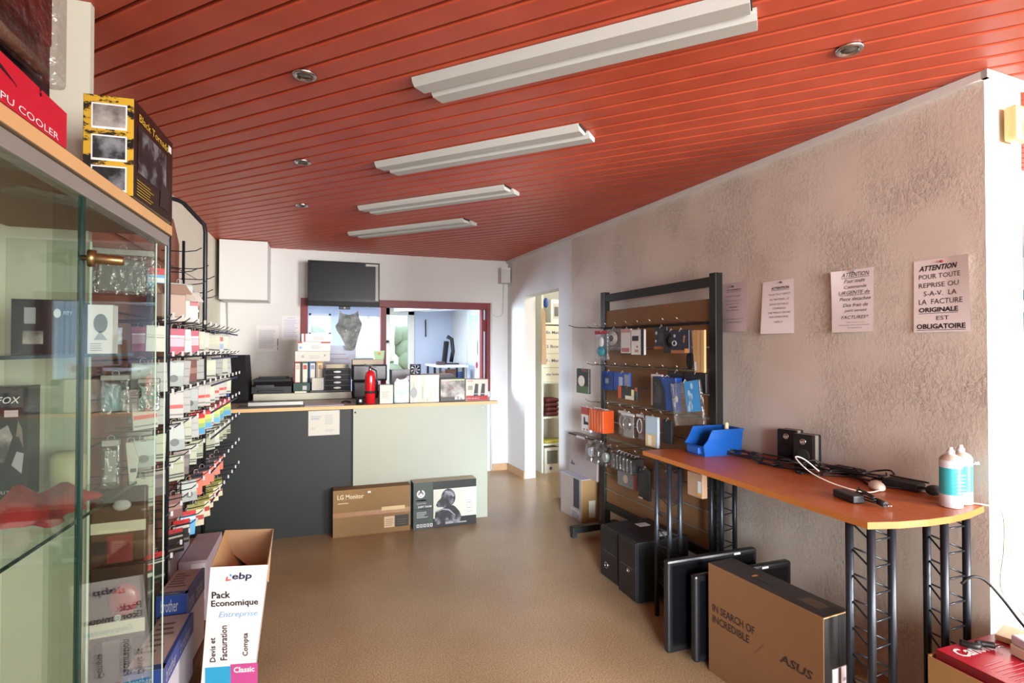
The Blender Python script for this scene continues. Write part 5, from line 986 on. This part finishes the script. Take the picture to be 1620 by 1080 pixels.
for (x0, x1, y0, y1, h, lab) in ((1.755, 2.13, 3.0, 3.215, 0.345, 'black computer tower with a chrome ring under the board rack, farther of two'), (1.742, 2.12, 2.775, 2.965, 0.362, 'black computer tower under the board rack, nearer of two')):
    t0 = thing('computer_case', lab, 'computer', (x0, (y0 + y1) / 2, 0), 0.03); w_ = (y1 - y0) / 2; D = x1 - x0
    B((0.012, -w_, 0.012), (D, w_, h), mat('#15161a', 0.45), 0.004).build('case', t0)
    m = B((0.0, -w_ + 0.002, 0.02), (0.014, w_ - 0.002, h - 0.004), BLACK, 0.004); fr = F_west(0.0, w_, 0)
    m.rect(fr, 0.02, h * 0.55, 2 * w_ - 0.02, h * 0.552, LGREY); m.build('front_panel', t0)
    m = MB(); n = 24; r_ = 0.018 if h < 0.35 else 0.01
    m.tube([m.at(fr, w_ * (0.75 if h < 0.35 else 1.2), h * 0.30 if h < 0.35 else h * 0.5, 0.003) + fr[1] * (r_ * math.cos(2 * PI * i / n)) + fr[2] * (r_ * math.sin(2 * PI * i / n)) for i in range(n)], 0.003, CHROME, 6, True); m.build('power_ring', t0)
    m = B((0.21, -0.04, h + 0.0), (0.29, 0.02, h + 0.002), mat('#cfd6d6', 0.5)); m.build('top_sticker', t0)
    for fx in (0.05, D - 0.05):
        for fy in (-w_ + 0.03, w_ - 0.03):
            m = MB(); m.lathe([(0.012, 0), (0.012, 0.013)], (fx, fy, 0), MATT, 10); m.build('foot', t0)
for (x0, x1, y, h, lab) in ((1.60, 2.15, 2.28, 0.465, 'black monitor with a light top edge under the table, farther of two'), (1.675, 2.265, 2.17, 0.425, 'black monitor under the table right behind the brown carton')):
    t0 = thing('old_monitor', lab, 'monitor', ((x0 + x1) / 2, y, 0), 0.0); w_ = (x1 - x0) / 2
    B((-w_, -0.02, 0.015), (w_, 0.02, h), mat('#17181b', 0.25), 0.012).build('bezel', t0)
    m = MB(); m.rect(F_front(-w_, -0.02, 0), 0.025, 0.05, 2 * w_ - 0.025, h - 0.025, mat('#0c0c0e', 0.15)); m.rect(F_front(-w_, -0.02, 0), 0.4, h - 0.018, 0.44, h - 0.008, LGREY); m.build('screen', t0)
    B((-0.12, -0.025, 0), (0.12, 0.05, 0.015), BLACK, 0.003).build('stand', t0)
t0 = thing('laptop_carton', 'big brown carton lettered IN SEARCH OF INCREDIBLE on the floor under the table', 'box', (1.818, 1.83, 0), 0.085)
OR = mat('#704a28', 0.8, var=0.06); BK = mat('#2a2624', 0.55); w_, d_, h = 0.075, 0.29, 0.5
m = B((-w_, -d_, 0), (w_, d_, h), OR, 0.003, {'+z': BK, '-y': mat('#232021', 0.5)}); fr = F_west(-w_, d_, 0); W = 2 * d_; PK = mat('#2a1a14', 0.7, var=0)
m.text(fr, 'IN SEARCH OF', W * 0.05, h * 0.575, W * 0.46, h * 0.645, PK, bold=0.02); m.text(fr, 'INCREDIBLE', W * 0.05, h * 0.475, W * 0.41, h * 0.545, PK, bold=0.02)
m.poly(fr, [(W * 0.455, h * 0.42), (W * 0.46, h * 0.42), (W * 0.54, h * 0.54), (W * 0.535, h * 0.54)], mat('#6b3a20', 0.7))
m.text(fr, 'ASUS', W * 0.67, h * 0.485, W * 0.925, h * 0.555, PK, bold=0.025, shear=0.2)
ft = F_top(-w_, -d_, h); m.poly(ft, [(0.055, 0.27), (0.095, 0.27), (0.095, 0.37), (0.055, 0.37)], mat('#12100f', 0.8)); m.rect(ft, 0.06, 0.372, 0.09, 0.385, mat('#a06a35', 0.7), 0.002)
for i in range(5): m.rect(ft, 0.05 + 0.012 * i, 0.05, 0.055 + 0.012 * i, 0.15 - 0.004 * i, mat('#6e5a44', 0.6), 0.001)
f2 = F_front(-w_, -d_, 0); m.rect(f2, 0.0, h - 0.004, 2 * w_, h, CARDLT, 0.001); m.rect(f2, 0.085, 0, 0.092, h - 0.004, MATT, 0.001); m.build('carton_body', t0)
m = B((-0.03, -d_ - 0.004, 0.06), (0.07, -d_ - 0.0005, 0.30), PAPER); f2 = F_front(-0.03, -d_ - 0.004, 0.06); m.rect(f2, 0.03, 0, 0.045, 0.24, mat('#6b4a44', 0.6)); m.lines(f2, 0.055, 0.02, 0.09, 0.22, 6, mat('#b5b0b8', 0.7)); m.build('shipping_label', t0)

# ---------------------------------------------------------------- high table
TB = thing('high_table', 'long high table with a cherry wood top on four dark lattice legs', 'table', (2.1, 2.06, 0))
out = [(1.79, 1.375), (1.90, 1.345), (2.02, 1.328), (2.14, 1.325), (2.26, 1.338), (2.40, 1.372), (2.385, 2.665), (2.25, 2.672), (2.12, 2.72), (2.0, 2.765), (1.89, 2.79), (1.797, 2.78)]
m = MB(); m.prism([(x - 2.1, y - 2.06, 0.876) for x, y in out], (0, 0, 0.024), mat('#b0682f', 0.35), CHERRY); m.build('table_top', TB)
def leg(T):
    m = MB(); T = [Vector((x - 2.1, y - 2.06, 0)) for x, y in T]
    for p in T:
        m.tube([p + Vector((0, 0, 0.0)), p + Vector((0, 0, 0.875))], 0.0135, STEEL, 14)
    n = 9
    for i in range(n):
        z = 0.06 + i * 0.095
        for a, b in ((0, 1), (1, 2), (2, 0)):
            m.tube([T[a] + Vector((0, 0, z + 0.05 if a == 0 else z)), T[b] + Vector((0, 0, z if b != 0 else z + 0.05))], 0.0035, STEEL, 6)
    m.build('leg', TB)
leg([(1.84, 1.485), (1.836, 1.398), (1.955, 1.41)]); leg([(2.252, 1.485), (2.223, 1.402), (2.352, 1.405)])
leg([(1.798, 2.64), (1.818, 2.55), (1.924, 2.60)]); leg([(2.19, 2.66), (2.196, 2.58), (2.325, 2.62)])
TZ = 0.9005
# things on the table
t0 = thing('storage_bin', 'blue open-fronted plastic storage bin on the far end of the table', 'bin', (2.13, 2.57, TZ))
BL = mat('#17509a', 0.3, spec=0.6); m = MB(); L, Wd, H = 0.135, 0.085, 0.15
def wall(a, b): m.prism(a, b, BL)
m.box((-L + 0.02, -Wd * 0.85, 0), (L, Wd * 0.85, 0.006), BL)
for s_ in (-1, 1):
    y = s_ * Wd; m.prism([(-L + 0.02, y * 0.85, 0), (L, y * 0.85, 0), (L, y, H * 0.78), (L, y, H), (-L + 0.06, y, H), (-L + 0.03, y, H * 0.62), (-L, y * 0.96, H * 0.40)], (0, -0.004 * s_, 0), BL)
    m.box((-L + 0.06, y - 0.006, H - 0.012), (L + 0.004, y + 0.006, H), BL, 0.002)
m.prism([(L, -Wd * 0.85, 0), (L, Wd * 0.85, 0), (L, Wd, H), (L, -Wd, H)], (-0.004, 0, 0), BL); m.prism([(-L + 0.02, -Wd * 0.85, 0), (-L + 0.02, Wd * 0.85, 0), (-L, Wd * 0.96, H * 0.4), (-L, -Wd * 0.96, H * 0.4)], (0.004, 0, 0), BL); m.build('bin_body', t0)
m = B((-L - 0.008, -0.05, H * 0.1), (-L + 0.014, 0.05, H * 0.34), mat('#1a55a4', 0.3), 0.003); m.build('label_holder', t0)
m = MB(); m.lathe([(0.018, 0), (0.018, 0.10), (0.012, 0.125), (0.011, 0.165), (0.004, 0.172)], (0, 0, 0), mat('#d6c69a', 0.4), 14); m.build('nozzle_bottle', loc=(2.205, 2.545, TZ + 0.0065), label='small cream nozzle bottle standing in the blue bin', cat='bottle')
for i, (x, y, z, lab) in enumerate(((2.325, 2.105, TZ, 'black desktop speaker with a silver side on the table, front one of the pair'), (2.38, 2.262, TZ, 'black desktop speaker against the wall, behind the other one'))):
    t0 = thing('desktop_speaker', lab, 'speaker', (x, y, z), -math.radians(72)); w_ = 0.05
    B((-w_, -0.045, 0.0), (w_, -0.02, 0.172), mat('#121214', 0.35), 0.006).build('front_panel', t0)
    B((-w_ + 0.002, -0.02, 0.0), (w_ - 0.002, 0.02, 0.168), mat('#a7a49c', 0.35, 0.2), 0.005).build('side_band', t0)
    B((-w_, 0.02, 0.0), (w_, 0.045, 0.168), MATT, 0.006).build('rear_shell', t0)
    m = MB(); m.lathe([(0.016, 0.0), (0.016, 0.004), (0.012, 0.005), (0.004, -0.001)], (0.0, -0.0455, 0.135), CHROME, 20, (0, -1, 0)); m.build('tweeter', t0)
    m = MB(); m.lathe([(0.034, 0.0), (0.033, 0.003), (0.02, -0.002), (0.008, 0.002)], (0.0, -0.0455, 0.065), MATT, 22, (0, -1, 0)); m.build('cone', t0)
random.seed(5)
CB = mat('#111113', 0.5)
path = [(2.20, 2.47), (2.20, 2.36), (2.20, 2.27), (2.19, 2.15), (2.20, 2.03), (2.26, 1.93), (2.32, 1.84), (2.33, 1.75), (2.35, 1.68), (2.36, 1.60), (2.37, 1.54)]
def smooth(P, n=5):
    P = [Vector(p) for p in P]; out = []
    for i in range(len(P) - 1):
        p0, p1, p2, p3 = P[max(i - 1, 0)], P[i], P[i + 1], P[min(i + 2, len(P) - 1)]
        for k in range(n):
            t = k / n; out.append(0.5 * ((2 * p1) + (-p0 + p2) * t + (2 * p0 - 5 * p1 + 4 * p2 - p3) * t * t + (-p0 + 3 * p1 - 3 * p2 + p3) * t ** 3))
    return out + [P[-1]]
for j in range(6):
    a, b = (0, 10) if j < 3 else [(0, 6), (2, 8), (4, 10), (3, 9)][j - 3]
    pts = []
    for i in range(a, b):
        x, y = path[i]; nx, ny = path[min(i + 1, 10)]
        pts.append((min(x + random.uniform(-0.035, 0.03), wallx(y) - 0.05), y + random.uniform(-0.03, 0.03), TZ + 0.0046 + 0.0092 * j + random.uniform(0, 0.0004)))
        if j == 5 and random.random() < 0.6: pts.append((min((x + nx) / 2 + random.uniform(-0.09, 0.05), wallx(y) - 0.04), (y + ny) / 2 + random.uniform(-0.05, 0.05), TZ + 0.05 + random.uniform(0, 0.03)))
        elif random.random() < 0.75: pts.append((min((x + nx) / 2 + random.uniform(-0.07, 0.07), wallx(y) - 0.05), (y + ny) / 2 + random.uniform(-0.07, 0.07), TZ + 0.0046 + 0.0092 * j + random.uniform(0, 0.0004)))
    t0 = thing('power_cable', 'black power cable in the tangle along the back of the table', 'cable', (2.25, 2.0, TZ), 0, 'tangled black cables on the table')
    m = MB(); m.tube([p - Vector((2.25, 2.0, TZ)) for p in smooth(pts, 4)], 0.0042, CB, 6); m.build('cord', t0)
    e = Vector(pts[0]) - Vector((2.25, 2.0, TZ)); m = MB(); m.tube([e, e + Vector((-0.02, 0.035, 0.0003)), e + Vector((-0.024, 0.05, 0.0005))], [0.0042, 0.0044, 0.0046], CB, 8); m.build('plug', t0)
for (x, y, a, lab) in ((2.385, 1.93, 0.1, 'flat black power brick in the cables beside the speakers'), (2.375, 1.66, 0.15, 'black power brick leaning on the wall behind the white mouse')):
    B((-0.035, -0.07, 0), (0.035, 0.07, 0.032), MATT, 0.006).build('power_brick', loc=(x, y, TZ + 0.0005), rz=a, label=lab, cat='power adapter')
m = MB(); m.blob((0, 0, 0), (0.045, 0.03, 0.02), MATT, 16); m.build('black_plug', loc=(2.375, 1.535, TZ + 0.021), rz=0.4, label='rounded black plug at the near end of the cable tangle', cat='plug')
t0 = thing('computer_mouse', 'white computer mouse lying in front of the cable tangle', 'mouse', (2.25, 1.685, TZ), 0.9)
m = MB(); m.blob((0, 0, 0.012), (0.055, 0.03, 0.022), mat('#d9cfbf', 0.35), 18)
for v in m.bm.verts: v.co.z = max(v.co.z, 0.001)
m.build('mouse_body', t0)
m = MB(); m.tube(smooth([(-0.05, 0.0, 0.008), (-0.10, 0.07, 0.006), (-0.05, 0.17, 0.02), (0.02, 0.25, 0.05), (0.08, 0.30, 0.10), (0.11, 0.26, 0.09), (0.10, 0.20, 0.04)], 5), 0.003, mat('#d9d2c4', 0.4), 6); m.build('mouse_cord', t0)
t0 = thing('laptop_charger', 'black laptop charger with its cable bundled on the bare front of the table', 'power adapter', (1.985, 1.60, TZ), -0.25)
B((-0.025, -0.055, 0), (0.025, 0.065, 0.03), mat('#141416', 0.4), 0.005).build('brick', t0)
m = MB(); pts = []
for i in range(26): pts.append((0.05 + 0.022 * math.sin(i * 0.8), 0.04 - 0.13 * (0.5 - 0.5 * math.cos(i * 0.75)), 0.008 + 0.0012 * i))
m.tube(smooth([(0.0, 0.06, 0.02), (0.03, 0.09, 0.012)] + pts, 3), 0.0035, CB, 6); m.build('cord', t0)
m = MB(); m.tube([(0.05, -0.08, 0.018), (0.055, -0.12, 0.014)], 0.012, CB, 10)
for s_ in (-0.006, 0.006): m.tube([(0.055 + s_, -0.12, 0.014), (0.057 + s_, -0.138, 0.014)], 0.002, CHROME, 6)
m.build('plug', t0)
for i, (x, y, lab) in enumerate(((2.268, 1.405, 'white and turquoise spray can at the near corner of the table, front one'), (2.358, 1.425, 'white and turquoise spray can against the wall, behind the front one'))):
    t0 = thing('spray_can', lab, 'spray can', (x, y, TZ)); TQ = mat('#3fb3bd', 0.3); WC = mat('#d9dce2', 0.3)
    m = MB(); m.lathe([(0.030, 0), (0.0365, 0.003, WC), (0.0365, 0.05, WC), (0.0365, 0.051, TQ), (0.0365, 0.15, TQ), (0.0365, 0.151, WC), (0.0365, 0.178, WC), (0.030, 0.19, mat('#b9a79c', 0.4)), (0.018, 0.198, mat('#b9a79c', 0.4))], (0, 0, 0), WC, 28)
    if i: m.text(frame_from((-0.03, -0.037, 0.10), (1, -0.25, 0), (0, 0, 1)), 'VA-AIR', 0.004, 0.058, 0.05, 0.07, WHITE, 0.006)
    else: m.lines(frame_from((-0.02, -0.037, 0.06), (1, -0.6, 0), (0, 0, 1)), -0.004, 0.0, 0.03, 0.08, 6, mat('#bfe0e2', 0.4), 0.4, 0.2)
    m.build('can_body', t0)
    m = MB(); m.lathe([(0.013, 0.197), (0.013, 0.212), (0.008, 0.216), (0.007, 0.226)], (0, 0, 0), mat('#e2dfd6', 0.4), 16); m.build('nozzle', t0)
m = MB(); m.tube([(2.29, 1.50, 1.10), (2.36, 1.58, 1.115), (2.41, 1.66, 1.10)], 0.0015, mat('#6a4a3a', 0.5), 6)
m.bm.free()
m = MB(); m.tube(smooth([(2.36, 1.41, TZ + 0.004), (2.395, 1.372, TZ + 0.004), (2.43, 1.33, TZ - 0.015), (2.44, 1.33, 0.75), (2.42, 1.33, 0.60), (2.48, 1.30, 0.52), (2.40, 1.22, 0.49), (2.29, 1.155, 0.54)], 6), 0.003, mat('#d2c9b6', 0.5), 6); m.build('white_cable', label='thin white cord running from the table down to the white charger', cat='cord')

# ---------------------------------------------------------------- cartons at the near end of the wall
t0 = thing('open_carton', 'open brown cardboard carton below the near end of the table', 'box', (2.24, 1.08, 0))
x0, x1, y0, y1, h = -0.225, 0.215, -0.29, 0.255, 0.425
for a, b in (((x0, y0, 0), (x0 + 0.006, y1, h)), ((x1 - 0.006, y0, 0), (x1, y1, h)), ((x0, y0, 0), (x1, y0 + 0.006, h)), ((x0, y1 - 0.006, 0), (x1, y1, h))): B(a, b, CARD).build('side_panel', t0)
B((x0, y0, 0), (x1, y1, 0.006), CARD).build('bottom', t0)
bxw('shipping_carton', 2.035, 2.44, 0.81, 1.32, 0.0065, 0.24, CARDLT, label='closed carton inside the open brown carton under the red box', cat='box')
RB = mat('#a5142a', 0.3)
def fin(b, w_, d_, h):
    ft = F_top(-w_, -d_, h); W, D = 2 * w_, 2 * d_; b.text(ft, 'Canon', W * 0.08, D * 0.855, W * 0.44, D * 0.955, WHITE, bold=0.025)
    b.lines(ft, W * 0.10, D * 0.42, W * 0.55, D * 0.78, 11, mat('#d98a92', 0.5), 0.5, 0.16); b.rect(ft, W * 0.72, D * 0.45, W * 0.95, D * 0.56, mat('#d9c4c6', 0.5)); b.rect(ft, W * 0.76, D * 0.47, W * 0.9, D * 0.53, mat('#b54a58', 0.5), 0.0012); b.text(ft, 'PIXMA', W * 0.3, D * 0.26, W * 0.7, D * 0.34, mat('#e0b9bd', 0.5))
    b.rect(F_west(-w_, d_, 0), 0, h - 0.03, D, h, DRED)
bxw('printer_carton', 2.035, 2.445, 0.815, 1.315, 0.2405, 0.452, RB, None, 0.002, 0.0, fin, label='red printer carton lettered in white, on top at the near end of the wall', cat='box')
m = B((-0.06, -0.035, 0), (0.06, 0.035, 0.035), mat('#e0d6bd', 0.5), 0.003); m.build('cream_box', loc=(2.29, 1.16, 0.4535), rz=-0.25, label='small cream box lying on the red printer carton', cat='box')
t0 = thing('charger', 'white charger block lying on the small cream box', 'charger', (2.285, 1.165, 0.489), -0.35)
B((-0.05, -0.03, 0), (0.05, 0.03, 0.03), mat('#dcdae4', 0.35), 0.006).build('block', t0); m = MB(); m.blob((0.03, -0.032, 0.012), (0.02, 0.006, 0.008), mat('#2f86b8', 0.3)); m.build('blue_button', t0)
m = B((-0.06, -0.07, 0), (0.06, 0.07, 0.02), mat('#d3cba4', 0.6), 0.002); m.build('paper_pad', loc=(2.375, 1.235, 0.4535), rz=0.3, label='pale yellow pad beside the white charger on the red carton', cat='pad')
m = MB(); m.tube(smooth([(0.0, 0.0, 0.012), (-0.04, 0.02, 0.012), (-0.07, 0.0, 0.014), (-0.10, 0.035, 0.012)], 5), 0.011, CB, 8)
for s_ in (-0.007, 0.007): m.tube([(0.0, s_, 0.012), (0.022, s_ - 0.004, 0.012)], 0.002, CHROME, 6)
m.build('power_plug', loc=(2.225, 1.245, 0.4535), rz=-0.2, label='black power plug with two pins lying on the red carton', cat='plug')
m = MB(); m.tube(smooth([(2.245, 1.36, 0.63), (2.27, 1.34, 0.66), (2.31, 1.32, 0.65), (2.33, 1.28, 0.60), (2.33, 1.23, 0.545), (2.32, 1.19, 0.515)], 6), 0.005, CB, 8); m.build('black_cable', label='black cord looping from the near table leg to the white charger', cat='cord')
# pillar sensor
t0 = thing('wall_sensor', 'cream alarm sensor on the white end of the plaster wall', 'sensor', (2.618, 1.388, 2.395), 0.05)
B((-0.052, -0.045, -0.07), (0.052, 0.0, 0.07), mat('#d9b679', 0.4), 0.012).build('housing', t0); B((-0.01, -0.05, -0.05), (0.045, -0.044, 0.0), mat('#efe6cf', 0.3), 0.006).build('lens', t0)
m = MB(); m.tube(smooth([(0.0, -0.02, 0.07), (0.0, -0.02, 0.10), (0.03, -0.02, 0.17), (0.075, -0.015, 0.19)], 5), 0.003, WHITE, 6); m.build('sensor_cord', t0)
# showroom seen past the wall end
m = B((0, -0.004, 0), (0.9, 0, 0.55), mat('#2f7f95', 0.5))
for i in range(4):
    for j in range(2): m.disc(F_front(0, -0.004, 0), 0.12 + 0.2 * i, 0.14 + 0.27 * j, 0.09, WHITE)
m.build('dotted_poster', loc=(5.15, 2.895, 1.45), label='teal poster with white dots beyond the wall end', cat='poster')
t0 = thing('brown_cupboard', 'dark brown cupboard beyond the white wall end', 'cupboard', (5.6, 2.62, 0))
B((-0.6, -0.22, 0), (0.6, 0.25, 1.25), mat('#4a2a1f', 0.5), 0.005).build('body', t0)
for s_ in (-1, 1): d_ = B((-0.3 + 0.3 * s_ - 0.28, -0.24, 0.08), (-0.3 + 0.3 * s_ + 0.28, -0.221, 1.2), mat('#55301f', 0.5), 0.004).build('door', t0); B((-0.3 + 0.3 * s_ - 0.2 * s_, -0.26, 0.6), (-0.3 + 0.3 * s_ - 0.2 * s_ + 0.02, -0.241, 0.72), CHROME).build('handle', d_)

# ---------------------------------------------------------------- notices pinned to the plaster
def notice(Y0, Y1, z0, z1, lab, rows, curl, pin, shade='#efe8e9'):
    """rows: (text, u0, v0, u1, v1, style)"""
    w_ = Y0 - Y1; h = z1 - z0; m = MB(); x = wallx((Y0 + Y1) / 2)
    fr = frame_from((0, 0, 0), (0, -1, 0), (0, 0, 1))
    def bend(u, v):
        a, b = u / w_, v / h; return 0.006 + curl(a, b)
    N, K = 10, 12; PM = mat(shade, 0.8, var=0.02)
    g = [[m.bm.verts.new(m.at(fr, w_ * i / N, h * j / K, bend(w_ * i / N, h * j / K))) for j in range(K + 1)] for i in range(N + 1)]
    for i in range(N):
        for j in range(K):
            f = m.bm.faces.new((g[i][j], g[i + 1][j], g[i + 1][j + 1], g[i][j + 1])); f.smooth = True; f.material_index = m.mi(PM)
    for s_, u0, v0, u1, v1, st in rows:
        col = INK if 'k' in st else mat('#6a6064', 0.8, var=0)
        m.text(fr, s_, u0 * w_, v0 * h, u1 * w_, v1 * h, col, 0.001, shear=0.3 if 'i' in st else 0, bold=0.03 if 'b' in st else 0.0, warp=bend)
        if 'u' in st:
            n = 6
            for i in range(n):
                a0 = (u0 + (u1 - u0) * i / n) * w_; a1 = (u0 + (u1 - u0) * (i + 1) / n) * w_; vv = (v0 - 0.012) * h
                m.face([m.at(fr, u, v, bend(u, v) + 0.001) for u, v in ((a0, vv - 0.002), (a1, vv - 0.002), (a1, vv), (a0, vv))], col)
    t0 = thing('pinned_notice', lab, 'notice', (x - 0.001, Y0, z0), WRZ)
    m.build('sheet', t0)
    pu, pv, pc = pin; p = MB(); p.blob(p.at(fr, pu * w_, pv * h, bend(pu * w_, pv * h) + 0.005), (0.007, 0.006, 0.006), mat(pc, 0.3), 10); p.build('pin', t0)
R1 = [('Organisation', 0.25, 0.83, 0.8, 0.875, 'bu'), ('Votre PC neuf', 0.22, 0.71, 0.78, 0.745, ''), ('toutes les pieces sont', 0.16, 0.615, 0.84, 0.645, ''), ('garanties 2 ans', 0.22, 0.55, 0.74, 0.58, ''), ('Notez bien', 0.38, 0.485, 0.66, 0.515, 'b'), ('les retours', 0.28, 0.425, 0.72, 0.455, ''), ('Paiement comptant demande', 0.12, 0.24, 0.88, 0.27, ''), ('a la livraison', 0.18, 0.18, 0.82, 0.21, '')]
notice(2.817, 2.600, 1.607, 1.91, 'pinkish printed notice with shade in its paper colour, closest to the board rack', R1, lambda a, b: 0.004 * (1 - b) + 0.01 * (1 - b) * math.sin(3 * a), (0.5, 0.92, '#3a3036'), '#c9b6b8')  # shade on this sheet is put into its darker paper tint
R2 = [('ATTENTION', 0.3, 0.83, 0.86, 0.88, 'bku'), ('POUR TOUT DEPOT', 0.22, 0.72, 0.9, 0.755, ''), ('DE MATERIEL LE', 0.26, 0.625, 0.86, 0.66, ''), ('DEVIS DETAILLE', 0.26, 0.535, 0.84, 0.57, ''), ('COMPREND', 0.36, 0.455, 0.76, 0.49, ''), ('UNE MAIN D OEUVRE', 0.22, 0.375, 0.9, 0.41, ''), ('NON REMBOURSEE', 0.26, 0.295, 0.84, 0.33, ''), ('MERCI', 0.42, 0.2, 0.66, 0.235, '')]
notice(2.480, 2.273, 1.587, 1.885, 'white notice headed ATTENTION, second along from the board rack', R2, lambda a, b: 0.022 * (1 - b) * (1 - a) + 0.004, (0.62, 0.955, '#3c3c40'))
R3 = [('ATTENTION', 0.24, 0.885, 0.9, 0.955, 'iku'), ('Pour toute', 0.3, 0.79, 0.8, 0.85, 'ik'), ('Commande', 0.3, 0.70, 0.84, 0.75, 'ik'), ('URGENTE de', 0.18, 0.605, 0.92, 0.66, 'iku'), ('Piece detachee', 0.2, 0.505, 0.94, 0.56, 'ik'), ('Des frais de', 0.28, 0.405, 0.88, 0.46, 'ik'), ('port seront', 0.32, 0.31, 0.86, 0.36, 'ik'), ('FACTURES*', 0.24, 0.21, 0.9, 0.265, 'ik'), ('*Information et prix', 0.36, 0.145, 0.82, 0.165, ''), ('communiques avant toute commande', 0.18, 0.10, 0.92, 0.122, ''), ('de reparation', 0.4, 0.055, 0.74, 0.077, '')]
notice(2.045, 1.838, 1.583, 1.887, 'white notice with a curled edge about urgent orders, third along the plaster wall', R3, lambda a, b: 0.002 + 0.05 * max(0, (0.35 - a)) * (b ** 1.5) + 0.012 * (1 - b), (0.55, 0.97, '#9a9a9a'))
R4 = [('ATTENTION', 0.1, 0.845, 0.8, 0.92, 'bik'), ('POUR TOUTE', 0.1, 0.735, 0.85, 0.80, 'k'), ('REPRISE OU', 0.1, 0.615, 0.82, 0.68, 'k'), ('S-A-V.  LA', 0.19, 0.50, 0.78, 0.565, 'k'), ('LA  FACTURE', 0.1, 0.385, 0.88, 0.455, 'k'), ('ORIGINALE', 0.1, 0.275, 0.8, 0.34, 'bku'), ('EST', 0.42, 0.165, 0.64, 0.22, 'k'), ('OBLIGATOIRE', 0.06, 0.045, 0.92, 0.115, 'bku')]
notice(1.663, 1.447, 1.572, 1.883, 'white notice in large black letters ending OBLIGATOIRE, nearest the wall end', R4, lambda a, b: 0.002 + 0.05 * max(0, a - 0.6) * b + 0.006 * (1 - b), (0.52, 0.955, '#b03a34'))
